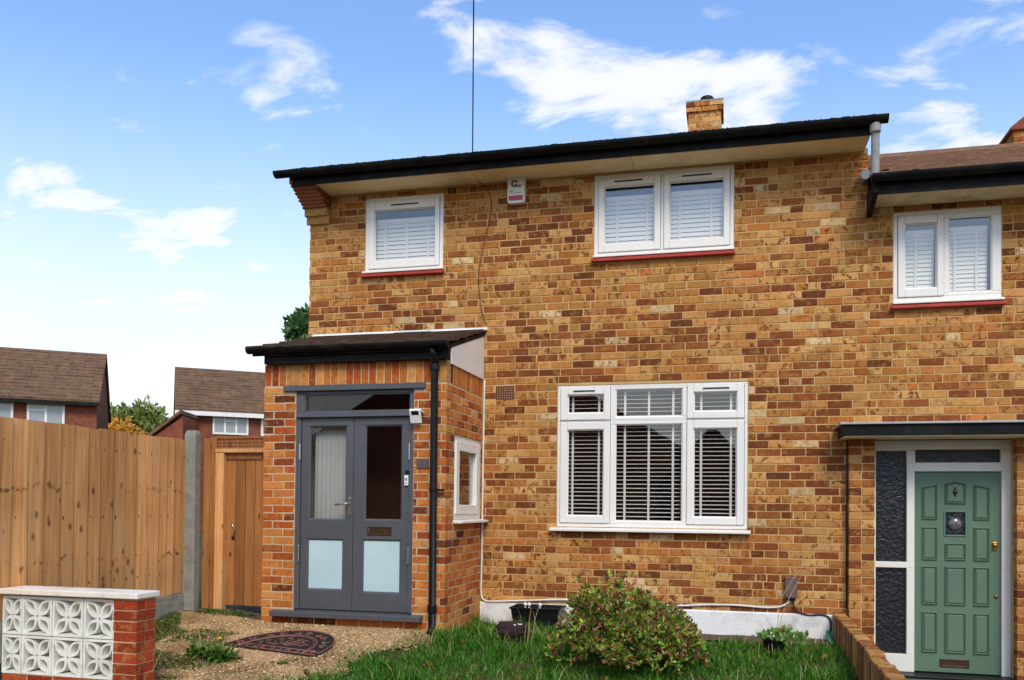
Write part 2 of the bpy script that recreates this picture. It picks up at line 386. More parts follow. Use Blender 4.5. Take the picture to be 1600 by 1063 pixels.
# bricks: each has its chamfered, slightly uneven face
def brick_verts(l, h, d, r):
    j = lambda s_=.0026: r.uniform(-s_, s_)
    c, e = .0032, .0018
    hl, hh = l / 2, h / 2
    o = [(sx * hl + j(), e + j(.0006), sz * hh + j()) for sx, sz in ((-1, -1), (1, -1), (1, 1), (-1, 1))]
    i = [(sx * (hl - c) + j(), 0 + j(.0012), sz * (hh - c) + j()) for sx, sz in ((-1, -1), (1, -1), (1, 1), (-1, 1))]
    k = [(p[0], d, p[2]) for p in o]
    return i + o + k
BF = [(0, 1, 2, 3)] + [(a, 4 + a, 4 + (a + 1) % 4, (a + 1) % 4)[::-1][::-1] for a in range(4)] + [(4 + a, 8 + a, 8 + (a + 1) % 4, 4 + (a + 1) % 4) for a in range(4)]
BF = [BF[0]] + [tuple(reversed(f)) for f in BF[1:]]
BCACHE = {}
def brick_mesh(l, h, d, mat, r):
    key = (round(l, 2), round(h, 3), d, mat, r.randrange(4))
    if key not in BCACHE:
        me = bpy.data.meshes.new('brick'); me.from_pydata(brick_verts(key[0] if abs(key[0] - l) < .002 else l, h, d, r), [], BF)
        bm = bmesh.new(); bm.from_mesh(me); bmesh.ops.recalc_face_normals(bm, faces=bm.faces); 
        bm.to_mesh(me); bm.free()
        # open at the back: make sure that the face looks outward
        if me.polygons[0].normal.y > 0: me.flip_normals()
        me.materials.append(MAT[mat]); BCACHE[key] = (me, key[0] if abs(key[0] - l) < .002 else l)
    return BCACHE[key]
def lay(u0, u1, v0, courses, ch=.075, bl=.2125, jt=.0125, holes=(), off=0., odd_lo=0., odd_hi=0., r=random, mixed=0., wander=0.):
    """bricks of a stretcher-bond face: list of (uc, vc, l, h)"""
    out = []
    for k in range(courses):
        a0, a1 = v0 + k * ch, v0 + (k + 1) * ch - jt
        vc = (a0 + a1) / 2
        lo = u0 + (odd_lo if k % 2 else 0); hi = u1 - (odd_hi if k % 2 else 0)
        iv = [(lo, hi)]
        for h in holes:
            if h[2] < vc < h[3]:
                nv = []
                for a, b in iv:
                    if h[1] <= a or h[0] >= b: nv.append((a, b)); continue
                    if h[0] - a > .02: nv.append((a, h[0] - .004))
                    if b - h[1] > .02: nv.append((h[1] + .004, b))
                iv = nv
        step = bl + jt; ph = off + (step / 2 if k % 2 else 0) + r.uniform(-wander, wander)
        for a, b in iv:
            g = math.floor((a - u0 - ph) / step) * step + u0 + ph
            segs = []
            while g < b:
                x0, x1 = max(g, a), min(g + bl, b)
                if x1 - x0 > .03: segs.append([x0, x1])
                g += step
            pieces = []
            for x0, x1 in segs:
                if mixed and x1 - x0 > .19 and r.random() < mixed:             # a pair of half bricks instead of a whole one
                    c = x0 + (x1 - x0) * r.uniform(.42, .58); pieces += [(x0, c - .006), (c + .006, x1)]
                else: pieces.append((x0, x1))
            for x0, x1 in pieces:
                cut = [(x0, x1, a0, a1)]
                for h in holes:                                              # bricks cut to the opening's head and foot
                    nc = []
                    for p0, p1, q0, q1 in cut:
                        if p1 <= h[0] + .002 or p0 >= h[1] - .002 or q1 <= h[2] + .001 or q0 >= h[3] - .001: nc.append((p0, p1, q0, q1)); continue
                        if h[0] - p0 > .012: nc.append((p0, h[0], q0, q1))
                        if p1 - h[1] > .012: nc.append((h[1], p1, q0, q1))
                        m0, m1 = max(p0, h[0]), min(p1, h[1])
                        if h[2] - q0 > .014: nc.append((m0, m1, q0, h[2] - .003))
                        if q1 - h[3] > .014: nc.append((m0, m1, h[3] + .003, q1))
                    cut = nc
                out += [((p0 + p1) / 2, (q0 + q1) / 2, p1 - p0, q1 - q0) for p0, p1, q0, q1 in cut]
    return out
def pick(pal, r, pos=None):
    q = 1.
    if pos is not None: q = math.exp(1.9 * mnoise.noise((pos[0] * .75 + 3, pos[1] * .75, pos[2] * .95)) + .35 * (1.6 - pos[2]) / 1.6)   # batches laid on different days
    ws = [w * (q if c[0] < .36 else 1) for c, w, al in pal]
    t = r.random() * sum(ws)
    for (c, _w, al), w in zip(pal, ws):
        t -= w
        if t <= 0: break
    k = r.uniform(.86, 1.14)
    return (c[0] * k * r.uniform(.95, 1.05), c[1] * k * r.uniform(.95, 1.05), c[2] * k, r.uniform(al * .15, al))
BUFF = [(S(204, 146, 82), 24, 1.), (S(190, 130, 67), 21, 1.), (S(212, 160, 97), 11, 1.), (S(154, 88, 42), 19, .8), (S(136, 72, 35), 19, .7), (S(114, 60, 31), 8, .6), (S(190, 118, 56), 14, 1.), (S(222, 188, 140), 4, .8)]
ORNG = [(S(214, 134, 66), 26, .5), (S(202, 116, 50), 24, .5), (S(218, 152, 86), 12, .4), (S(184, 88, 38), 18, .5), (S(156, 70, 32), 12, .5), (S(112, 56, 34), 8, .4), (S(232, 172, 122), 2, .2)]
REDS = [(S(168, 62, 30), 5, .4), (S(180, 76, 40), 5, .4), (S(150, 54, 28), 4, .4)]
CAMP = Vector((0, -8.65, EYE))
def set_bricks(parent, items, mats, pal, limit=300, depth=.10, r=random, hidden=lambda p: False):
    """items: (position of the face centre, rotation about Z, l, h, roll)"""
    rank = sorted(range(len(items)), key=lambda i: (hidden(items[i][0]), -items[i][2] * items[i][3] / (Vector(items[i][0]) - CAMP).length_squared))
    singles = set(rank[:limit]); mb = MB(); tones = []
    for i, it in enumerate(items):
        p, rz, l, h = it[:4]; dz = it[4] if len(it) > 4 else depth; tone = pick(pal, r, p)
        y = r.uniform(-.0025, .0015)
        if i in singles:
            me, ll = brick_mesh(l, h, dz, mats[0], r)
            o = bpy.data.objects.new('brick', me); o.rotation_euler = (0, 0, rz)
            off = Matrix.Rotation(rz, 3, 'Z') @ Vector((0, y, 0))
            link(o, parent, Vector(p) + off); o.color = tone
        else:
            m = Matrix.Translation(p) @ Matrix.Rotation(rz, 4, 'Z')
            mb.add([m @ Vector((a, b + y, c)) for a, b, c in brick_verts(l, h, dz, r)], BF); tones += [tone] * 9
    if mb.v:
        o = mb.build('brick_courses', mats[1], parent, tones=tones, kind='stuff')
        me = o.data; bm = bmesh.new(); bm.from_mesh(me); bmesh.ops.recalc_face_normals(bm, faces=bm.faces); bm.to_mesh(me); bm.free()

# ---------------------------------------------------------------- ground
def sst(x, a, b):
    t = min(1, max(0, (x - a) / (b - a))); return t * t * (3 - 2 * t)
def gz(x, y):
    side = .09 * sst(x, -2.3, -2.75) + .07 * sst(x, -4.2, -4.9) * sst(y, -2.4, -1.2)
    s = 0.
    if y < -1.25: s = -.115 * min(-1.25 - y, 3.5)
    z = side + s
    if x > .97: z += (-.33 - z) * sst(x, .98, 1.04) * (1 - sst(x, 5.5, 7))
    if y > .6: z += (-.1 - z) * sst(y, .6, 3)
    if y < -5: z += (-.45 - z) * sst(y, -5, -7)
    return z
def ground_sheet():
    def axis(lo, hi, step, far, k=1.35):
        a = list(np.arange(lo, hi + 1e-6, step)); d = step; x = lo; L_ = []
        while x > -far: d *= k; x -= d; L_.append(x)
        d = step; x = hi; H_ = []
        while x < far: d *= k; x += d; H_.append(x)
        return L_[::-1] + a + H_
    xs = axis(-6.5, 2.6, .08, 900); ys = axis(-5, 1.2, .1, 900)
    mb = MB(); n = len(xs)
    mb.v = [(x, y, gz(x, y) - .012) for y in ys for x in xs]
    mb.f = [(j * n + i, j * n + i + 1, (j + 1) * n + i + 1, (j + 1) * n + i) for j in range(len(ys) - 1) for i in range(n - 1)]
    mb.build('ground', 'ground_soil', kind='structure', smooth=True)
ground_sheet()
def edge_x(y):                                    # where the gravel stops and the lawn begins
    return -2.46 - .38 * max(0, -1.15 - y) + .07 * math.sin(y * 7) + .05 * math.sin(y * 17 + 1) + .06 * mnoise.noise((y * 9, 0, 0))
def sheet(name, mat, xf0, xf1, y0, y1, dz, ny=40, nx=40):
    mb = MB()
    for j in range(ny + 1):
        y = y0 + (y1 - y0) * j / ny
        for i in range(nx + 1):
            x = xf0(y) + (xf1(y) - xf0(y)) * i / nx; mb.v.append((x, y, gz(x, y) + dz + .006 * mnoise.noise((x * 5, y * 5, 0))))
    n = nx + 1
    mb.f = [(j * n + i, j * n + i + 1, (j + 1) * n + i + 1, (j + 1) * n + i) for j in range(ny) for i in range(nx)]
    return mb.build(name, mat, kind='structure', smooth=True)
sheet('gravel_path', 'gravel', lambda y: -5.23, edge_x, -4.6, -1.165, .006)
sheet('side_passage', 'soil', lambda y: -5.23, lambda y: -4.352, -1.163, 2.4, .006, 30, 12)
sheet('neighbour_path', 'tarmac', lambda y: 1.046, lambda y: 5.2, -6, 0.2, .03, 20, 20)
sheet('flower_bed', 'soil', lambda y: -2.5, lambda y: .94, -.42, -.004, .01, 8, 60)
# road and far pavement, behind the camera
rd = MB().box(-80, 80, -17, -11, -.5, -.40); rd.build('road', 'tarmac', kind='structure')
def gravel_stones():
    mb = MB(); tones = []
    pal = [S(222, 190, 136), S(200, 158, 104), S(180, 136, 84), S(232, 208, 164), S(156, 118, 78), S(206, 172, 122)]
    n = 0
    while n < 9000:
        y = -3.1 + 1.95 * random.random() ** .8; x = random.uniform(-5.0, edge_x(y) + .08)
        if mnoise.noise((x * 1.3, y * 1.3, 3)) < -.12 and random.random() < .8: n += 1; continue
        s = random.uniform(.003, .008) if random.random() < .93 else random.uniform(.008, .013); z = gz(x, y) + .007
        a = random.random() * 6.28; ca, sa = math.cos(a) * s * random.uniform(1, 1.7), math.sin(a) * s * random.uniform(1, 1.7)
        h = s * random.uniform(.5, .9)
        mb.add([(x + ca, y + sa, z), (x - sa * .8, y + ca * .8, z), (x - ca, y - sa, z), (x + sa * .8, y - ca * .8, z), (x, y, z + h)], [(0, 1, 4), (1, 2, 4), (2, 3, 4), (3, 0, 4)])
        c = random.choice(pal); k = random.uniform(.8, 1.1); tones += [(c[0] * k, c[1] * k, c[2] * k, 1)] * 4; n += 1
    mb.build('gravel', 'stone', kind='stuff', tones=tones)
gravel_stones()
# ---------------------------------------------------------------- windows
FACE, SIDE = 0., R(90)
def blind_mb(x0, x1, z0, z1, y, closed, pitch=.042, tapes=2, hgt=.0425):
    m = MB(); z = z0 + .01; k = 0
    while z < z1 - .045:
        a = random.uniform(-.0015, .0015)
        if closed: m.add([(x0, y, z + a), (x1, y, z + a), (x1, y + .009, z + hgt + a), (x0, y + .009, z + hgt + a)], [(0, 1, 2, 3)])
        else: m.add([(x0, y, z + a), (x1, y, z + a), (x1, y + .044, z + .007 + a), (x0, y + .044, z + .007 + a), (x0, y, z + a + .0035), (x1, y, z + a + .0035), (x1, y + .044, z + .0105 + a), (x0, y + .044, z + .0105 + a)], [(0, 3, 2, 1), (4, 5, 6, 7), (0, 1, 5, 4), (2, 3, 7, 6)])
        z += pitch
    m.box(x0, x1, y - .004, y + .05, z1 - .04, z1)                       # head rail
    for i in range(tapes):
        t = x0 + (x1 - x0) * (i + .5) / tapes if tapes > 1 else (x0 + x1) / 2
        m.box(t - .011, t + .011, y - .006, y - .004, z0, z1 - .03)
    return m
def window(house, rect, lights, label, sill=None, blinds=(), vents=()):
    """lights: (sash rect or None, glass rect); built in a wall that faces -Y"""
    x0, x1, z0, z1 = rect
    fr = MB(); holes = [(s if s else g) for s, g in lights]
    slab(fr, x0, x1, z0, z1, holes, .012, .07)
    w = fr.build('window', 'white_upvc', house, bevel=.005, label=label)
    for s, g in lights:
        if s:
            m = MB(); sx0, sx1, sz0, sz1 = s[0] + .003, s[1] - .003, s[2] + .003, s[3] - .003
            frame_box(m, sx0, sx1, sz0, sz1, g[0] - sx0, sx1 - g[1], g[2] - sz0, sz1 - g[3], -.004, .06)
            m.build('sash', 'white_upvc', w, bevel=.007)
        m = MB(); b = .011                                               # glazing bead
        m.add([(g[0], .018, g[2]), (g[1], .018, g[2]), (g[1], .018, g[3]), (g[0], .018, g[3]), (g[0] + b, .03, g[2] + b), (g[1] - b, .03, g[2] + b), (g[1] - b, .03, g[3] - b), (g[0] + b, .03, g[3] - b)],
              [(0, 1, 5, 4), (1, 2, 6, 5), (2, 3, 7, 6), (3, 0, 4, 7)]); m.build('glazing_bead', 'white_upvc', w)
        MB().box(g[0] + .002, g[1] - .002, .034, .038, g[2] + .002, g[3] - .002).build('pane', 'glass', w)
    for v in vents:
        MB().box(v[0], v[1], -.012, -.0045, v[2], v[2] + .012).build('trickle_vent', 'black_plastic', w, bevel=.002)
    for b in blinds: b.build('venetian_blind', 'blind', w)
    if sill: sill(w)
    return w
def tile_sill(x0, x1, z):
    def f(w):
        MB().prism([(-.055, z - .05), (-.055, z - .022), (.06, z - .002), (.06, z - .05)], x0, x1).build('sill', 'red_sill', w, bevel=.004)
        MB().prism([(-.035, z - .004), (-.035, z + .014), (.012, z + .03), (.012, z - .002)], x0 + .015, x1 - .005).build('cill_nosing', 'white_upvc', w, bevel=.003)
    return f
def white_sill(x0, x1, z):
    def f(w): MB().prism([(-.075, z - .038), (-.075, z - .014), (.04, z + .004), (.04, z - .038)], x0, x1).build('sill', 'white_upvc', w, bevel=.004)
    return f

# ---------------------------------------------------------------- the two terraced houses
WA = (-3.845, -2.958, 3.72, 4.53); WB = (-1.354, .015, 3.74, 4.575); WC = (-1.713, .156, 1.023, 2.456); WN = (1.453, 2.366, 3.14, 3.995)
DOOR_N = (1.285, 2.456, -.6, 1.99)
AIR = (-2.363, -2.17, 2.326, 2.463)
PORCH_HOLE = (-4.36, -2.505, -.5, 3.0)
XE = 1.23
house = thing('terraced_house', 'end of terrace buff brick house with black gutter and white blinds behind its windows', 'house', (-1.6, 0, 0))
hous2 = thing('terraced_house', 'lower neighbouring brick house with a green panelled front door under a flat canopy', 'house', (3.4, 0, -.3))
holes1 = [WA, WB, WC]
m = slab(MB(), -4.495, XE, -.3, 4.62, holes1, .005, .10); m.build('wall', 'mortar', house)
m = slab(MB(), -4.40, XE, -.3, 4.62, [*holes1, (-3.9, -3.0, -.3, 2.1)], .1005, .28); m.build('inner_wall', 'plaster', house)
m = slab(MB(), XE + .001, 6.0, -.6, 4.06, [WN, DOOR_N], .005, .10); m.build('wall', 'mortar', hous2)
m = slab(MB(), XE + .1, 8.9, -.6, 4.06, [WN, DOOR_N], .1005, .28); m.build('inner_wall', 'plaster', hous2)
MB().box(6.001, 9, .0, .10, -.6, 4.06).build('side_wall', 'gable_brick', hous2)
r = random.Random(11)
def wall_items(list_, rz=FACE): return [((u, 0, v), rz, l, h) for u, v, l, h in list_]
cov = [WA, WB, WC, AIR, PORCH_HOLE]
it = wall_items(lay(-4.5, XE, .235, 58, holes=cov, r=r, mixed=.17, wander=.03))
set_bricks(house, it, ('brick', 'brick_many'), BUFF, r=r, hidden=lambda p: (-1.35 < p[0] < -.2 and p[2] < .62) or p[0] < -2.55)
it = wall_items(lay(XE, 6.0, -.29, 58, holes=[WN, DOOR_N, (1.06, 1.284, -1, 1.88), (2.456, 2.7, -1, 1.88)], r=r, mixed=.17, wander=.03)) + wall_items(lay(.95, XE - .012, -.29, 7, holes=[(1.06, 1.3, -1, 3)], r=r))
set_bricks(hous2, it, ('brick', 'brick_many'), BUFF, r=r, hidden=lambda p: p[0] > 2.62)
# piers beside the neighbour's door
for x0, x1 in ((1.062, 1.284), (2.457, 2.68)):
    MB().box(x0 + .004, x1 - .004, -.092, .004, -.6, 1.878).build('door_pier', 'mortar', hous2)
items = []
for k in range(29):
    z = -.29 + k * .075 + .0325
    for x in ((1.062 + .0525, 1.062 + .168) if k % 2 else (1.062 + .05, 1.062 + .165)): items.append(((x, -.098, z), FACE, .105, .065))
    items.append(((2.457 + .052, -.098, z), FACE, .104, .065)); items.append(((2.457 + .166, -.098, z), FACE, .104, .065))
set_bricks(hous2, items, ('brick', 'brick_many'), BUFF, r=r, limit=0)
# shell of the houses: gables, backs, floors, ceilings, roofs
def roofline(y0, z0, yr, zr, yb): return [(y0, z0), (yr, zr), (yb, z0)]
RIDGE = 4.0
MB().prism([(.1, -.3), (.1, 4.6), (RIDGE, 6.35), (7.9, 4.6), (7.9, -.3)], -4.5, -4.402).build('gable_wall', 'gable_brick', house)
MB().prism([(.29, -.3), (.29, 4.6), (RIDGE, 6.3), (7.8, 4.6), (7.8, -.3)], XE - .05, XE).build('party_wall', 'plaster', house)
MB().prism([(.29, -.3), (.29, 4.0), (RIDGE, 5.8), (7.8, 4.0), (7.8, -.3)], 8.9, 9.0).build('gable_wall', 'gable_brick', hous2)
MB().box(-4.4, XE - .051, 7.7, 7.8, -.3, 4.6).build('back_wall', 'gable_brick', house); MB().box(XE + .01, 8.89, 7.7, 7.8, -.5, 4.0).build('back_wall', 'gable_brick', hous2)
for z in (.02, 2.55, 4.63): MB().box(-4.4, XE - .052, .281, 7.69, z, z + .08).build('floor_slab' if z < 4 else 'ceiling_board', 'dark_floor' if z < 4 else 'plaster', house)
for z in (-.25, 2.2, 4.07): MB().box(XE + .01, 8.89, .281, 7.69, z, z + .08).build('floor_slab' if z < 4 else 'ceiling_board', 'dark_floor' if z < 4 else 'plaster', hous2)
for x in (-2.6, -1.9): pass
MB().box(-2.45, -2.37, .281, 7.69, .11, 2.54).build('inner_partition', 'plaster', house); MB().box(-2.45, -2.37, .281, 7.69, 2.64, 4.62).build('inner_partition', 'plaster', house)
def roof(h, x0, x1, ze, zr, mat='roof_tile'):
    t = .07
    m = MB().prism([(-.44, ze), (-.44, ze - .03), (RIDGE, zr - .04), (8.44, ze - .03), (8.44, ze), (RIDGE, zr + .03)], x0, x1)
    rf = m.build('roof', mat, h)
    rr = random.Random(3); tb = MB()                                     # tile courses, uneven at the butt
    pts = []
    for k in range(13):
        a, b = k / 13, (k + 1.25) / 13
        for i in range(int((x1 - x0) / .32)):
            u0 = x0 + i * .32 + (.16 if k % 2 else 0); dz = rr.uniform(0, .003)
            y0_, z0_ = -.45 + (RIDGE + .45) * a, ze + .002 + (zr + .03 - ze) * a; y1_, z1_ = -.45 + (RIDGE + .45) * min(1, b), ze + .002 + (zr + .03 - ze) * min(1, b)
            tb.add([(u0, y0_, z0_ + dz), (u0 + .319, y0_, z0_ + dz), (u0 + .319, y0_, z0_ + .022 + dz), (u0, y0_, z0_ + .022 + dz), (u0 + .319, y1_, z1_ + .002), (u0, y1_, z1_ + .002)],
                   [(0, 1, 2, 3), (3, 2, 4, 5)])
    tb.build('roof_tiles', mat, rf, kind='stuff')
    MB().prism([(RIDGE - .13, zr - .01), (RIDGE - .06, zr + .07), (RIDGE + .06, zr + .07), (RIDGE + .13, zr - .01)], x0, x1).build('ridge_tiles', mat, rf)
    return rf
rf1 = roof(house, -4.60, XE + .06, 4.685, 6.45); rf2 = roof(hous2, XE + .005, 9.1, 4.20, 6.0)
# eaves of the end house
for a, b in ((-4.256, -2.562), (-2.557, -.952), (-.947, 1.20)): MB().box(a, b, -.385, -.002, 4.592, 4.604).build('soffit', 'cream_soffit', house, bevel=.002)
MB().box(-4.50, 1.215, -.405, -.386, 4.578, 4.70).build('fascia', 'black_gutter', house)
def gutter(h, x0, x1, yc, zt, rad, n=9):
    pr = [(yc + rad * math.cos(math.pi + math.pi * i / n), zt + rad * .95 * math.sin(math.pi + math.pi * i / n)) for i in range(n + 1)]
    inn = [(yc + (rad - .007) * math.cos(math.pi * 2 - math.pi * i / n), zt + (rad - .007) * .95 * math.sin(math.pi * 2 - math.pi * i / n)) for i in range(n + 1)]
    m = MB().prism(pr + inn, x0, x1); L_ = x1 - x0
    for k in range(max(2, int(L_ / 1.25)) + 1):
        xx = x0 + .35 + (L_ - .7) * k / max(2, int(L_ / 1.25))
        o = [(yc + (rad + .006) * math.cos(math.pi + math.pi * i / n), zt + .004 + (rad + .006) * .95 * math.sin(math.pi + math.pi * i / n)) for i in range(n + 1)]
        m.prism(o, xx - .03, xx + .03)
    for xx in (x0, x1): m.prism(pr, xx - .004, xx + .004)
    g = m.build('gutter', 'black_gutter', h)
    return g
g1 = gutter(house, -4.66, 1.325, -.468, 4.704, .062)
def moss(parent, x0, x1, y, z, n, r_):
    mb = MB(); tones = []
    for _ in range(n):
        x = r_.uniform(x0, x1)
        if mnoise.noise((x * 1.7, 0, z)) < -.25: continue
        s = r_.uniform(.004, .011); yy = y + r_.uniform(-.008, .008); a = r_.uniform(0, 6.28)
        mb.add([(x - s, yy - s * .4, z), (x + s, yy - s * .4, z), (x + s * .6, yy + s * .6, z), (x, yy, z + s * r_.uniform(.4, 1.3))], [(0, 1, 3), (1, 2, 3), (2, 0, 3)])
        c = r_.choice([S(70, 80, 40), S(48, 56, 34), S(92, 92, 60)]); tones += [(*c, 1)] * 3
    mb.build('moss', 'leaf', parent, tones=tones, kind='stuff')
moss(g1, -4.6, 1.3, -.526, 4.702, 900, random.Random(4))
# stepped kneeler of brick and creasing tiles at the end of the eaves
for k, (y, z0, z1) in enumerate([(-.03, 4.285, 4.352), (-.075, 4.362, 4.428)]):
    o = MB().box(-4.527 - .004 * k, -4.259, y, .004, z0, z1).build('corbel_brick', 'brick', house, bevel=.005, color=(*S(206, 154, 88), .4))
for k in range(7):
    y = -.12 - k * .043; z = 4.436 + k * .0235
    MB().box(-4.535 + (k % 2) * .006, -4.258 + (k % 3) * .004, y, .004, z, z + .0165).build('creasing_tile', 'creasing_tile', house, bevel=.002)
MB().box(-4.52, -4.262, -.36, .003, 4.43, 4.59).prism([(-.1, 4.43), (-.3, 4.59), (0, 4.59), (0, 4.43)], -4.523, -4.2625)
m = MB().prism([(-.09, 4.432), (-.37, 4.592), (.003, 4.592), (.003, 4.29)], -4.522, -4.264); m.build('corbel_mortar', 'mortar', house)
MB().box(-4.54, -4.257, -.40, -.388 + .39, 4.6045, 4.69).build('corbel_cap', 'creasing_tile', house)
# plinth, air brick
MB().prism([(-.018, -.3), (-.018, .225), (-.006, .238), (.004, .238), (.004, -.3)], -2.507, .935).build('plinth', 'render_plinth', house, bevel=.003)
m = slab(MB(), *AIR, [(AIR[0] + .012 + i * .0247, AIR[0] + .012 + i * .0247 + .016, AIR[2] + .012 + j * .0245, AIR[2] + .012 + j * .0245 + .014) for i in range(7) for j in range(5)], -.001, .02)
ab = m.build('air_brick', 'air_brick', house); MB().box(AIR[0], AIR[1], .021, .03, AIR[2], AIR[3]).build('duct', 'black_plastic', ab)
# windows of the end house
Z = lambda a, b, c, d: (a, b, c, d)
window(house, WA, [((-3.802, -3.0, 3.762, 4.488), (-3.742, -3.052, 3.845, 4.392))], 'single upstairs window over the porch', tile_sill(-3.88, -2.94, 3.718),
       [blind_mb(-3.765, -3.03, 3.80, 4.315, .085, True, .045, 3)], [(-3.55, -3.24, 4.432)])
window(house, WB, [((-1.314, -.690, 3.786, 4.535), (-1.254, -.752, 3.868, 4.452)), ((-.662, -.022, 3.786, 4.535), (-.606, -.082, 3.868, 4.452))], 'two-light upstairs window under the middle of the eaves',
       tile_sill(-1.375, .025, 3.738), [blind_mb(-1.28, -.68, 3.82, 4.372, .085, True, .045, 2), blind_mb(-.66, -.05, 3.82, 4.378, .085, True, .045, 2)], [(-1.15, -.87, 4.488), (-.49, -.20, 4.488)])
cl, cr_ = (-1.610, -1.241), (-.358, .053)
window(house, WC, [((-1.684, -1.173, 2.098, 2.428), (cl[0], cl[1], 2.17, 2.36)), ((-1.684, -1.173, 1.062, 2.086), (cl[0], cl[1], 1.135, 2.005)),
                   (None, (-1.125, -.465, 2.125, 2.405)), (None, (-1.125, -.465, 1.085, 2.055)),
                   ((-.424, .124, 2.098, 2.428), (cr_[0], cr_[1], 2.17, 2.36)), ((-.424, .124, 1.062, 2.086), (cr_[0], cr_[1], 1.135, 2.005))],
       'wide downstairs window with open slatted blinds', white_sill(-1.775, .185, 1.020),
       [blind_mb(-1.70, -1.165, 1.04, 2.44, .085, False, .0405, 2), blind_mb(-1.155, -.44, 1.04, 2.44, .085, False, .0405, 3), blind_mb(-.43, .14, 1.04, 2.44, .085, False, .0405, 2)],
       [(-1.55, -1.33, 2.388), (-.27, -.02, 2.388)])
# chimney of the end house
def chimney_stack(rf, x0, x1, y0, y1, z0, z1, pal, band=True):
    m = MB().box(x0 + .006, x1 - .006, y0 + .006, y1 - .006, z0, z1 - .03)
    c = m.build('chimney', 'mortar', rf)
    return c
def chimney(h, x0, x1, y0, y1, z0, zt, r):
    core = MB().box(x0 + .005, x1 - .005, y0 + .005, y1 - .005, z0, zt - .02).build('chimney', 'mortar', h)
    n = int((zt - z0) / .075); items = []
    for k in range(n):
        z = zt - (n - k) * .075 + .0325; e = .03 if k >= n - 2 else 0
        for (a, b, yy, rz) in ((x0 - e, x1 + e, y0 - e, FACE),):
            for u, v, l, hh in lay(a, b, z - .0325, 1, off=.11 if k % 2 else 0, r=r): items.append(((u, yy, v), rz, l, hh))
        for u, v, l, hh in lay(y0 - e + .105, y1 + e, z - .0325, 1, off=.11 if k % 2 else 0, r=r): items.append(((x1 + e, u, v), SIDE, l, hh)); items.append(((x0 - e, u, v), -SIDE, l, hh))
    set_bricks(core, items, ('brick', 'brick_many'), BUFF, r=r, limit=90)
    MB().box(x0 - .032, x1 + .032, y0 - .032, y1 + .032, zt - .018, zt + .012).build('flaunching', 'concrete', core, bevel=.006)
    return core
ch1 = chimney(house, -.625, -.165, 4.0, 4.46, 6.3, 7.07, r)
MB().lathe([(.10, 0), (.10, .06), (.108, .07), (.108, .09), (.085, .125), (.045, .145), (.01, .15)], -.37, 4.2, 18, base=7.083).build('chimney_pot', 'black_plastic', ch1, smooth=True)
# grey pipe between the two gutters
MB().tube([(1.225, -.46, 4.66), (1.225, -.46, 4.62), (1.228, -.44, 4.56), (1.228, -.43, 4.16)], .036, 12).lathe([(.045, 0), (.047, .01), (.047, .07), (.045, .08)], 1.226, -.452, 14, base=4.575).build('downpipe', 'grey_pipe', house, smooth=False)
MB().lathe([(.045, 0), (.045, .13)], 1.19, 4.325, 14, axis='y', base=-.13).build('overflow_pipe', 'grey_pipe', hous2)
# eaves, window and door of the lower house
MB().box(1.262, 8.9, -.385, -.002, 4.048, 4.060).build('soffit', 'stained_soffit', hous2, bevel=.002)
MB().box(1.235, 9.05, -.405, -.386, 4.036, 4.175).build('fascia', 'black_gutter', hous2)
g2 = gutter(hous2, 1.195, 9.1, -.468, 4.185, .062)
moss(g2, 1.2, 3.5, -.45, 4.18, 200, random.Random(8))
MB().prism([(-.43, 4.17), (-.43, 4.05), (-.02, 3.955), (-.02, 4.17)], 1.215, 1.26).build('eaves_end', 'black_gutter', hous2)
window(hous2, WN, [((1.49, 1.886, 3.195, 3.955), (1.554, 1.828, 3.275, 3.878)), (None, (1.928, 2.287, 3.222, 3.918))], 'two-light upstairs window over the flat canopy', tile_sill(1.43, 2.385, 3.135),
       [blind_mb(1.50, 1.815, 3.20, 3.835, .085, True, .040, 1, .0395), blind_mb(1.90, 2.265, 3.20, 3.845, .085, True, .040, 2, .0395)])
YD = .10
dm = MB(); x0, x1 = 1.289, 2.456; zt = 1.876
slab(dm, x0, x1, -.27, zt, [(1.317, 1.585, -.11, .690), (1.317, 1.585, .744, 1.778), (1.652, 2.381, -.27, 1.586), (1.657, 2.375, 1.668, 1.788)], YD - .03, YD + .05)
df = dm.build('door_frame', 'cream_frame', hous2, bevel=.004)
for a in ((1.317, 1.585, -.11, .690), (1.317, 1.585, .744, 1.778), (1.657, 2.375, 1.668, 1.788)): MB().box(a[0], a[1], YD + .012, YD + .018, a[2], a[3]).build('pane', 'obscure_glass', df)
MB().box(1.289, 2.456, -.11, YD + .06, -.36, -.272).build('threshold', 'black_plastic', hous2, bevel=.006)
DX = lambda p: 1.655 + (p - 577) / (908 - 577) * .723
DZ = lambda p: 1.583 - (p - 243) / 797 * 1.843
gl = (DX(697), DX(775), DZ(495), DZ(403))
door = slab(MB(), 1.655, 2.378, -.262, 1.583, [gl], YD, YD + .044).build('front_door', 'green_paint', hous2, bevel=.002, label='sage green panelled front door')
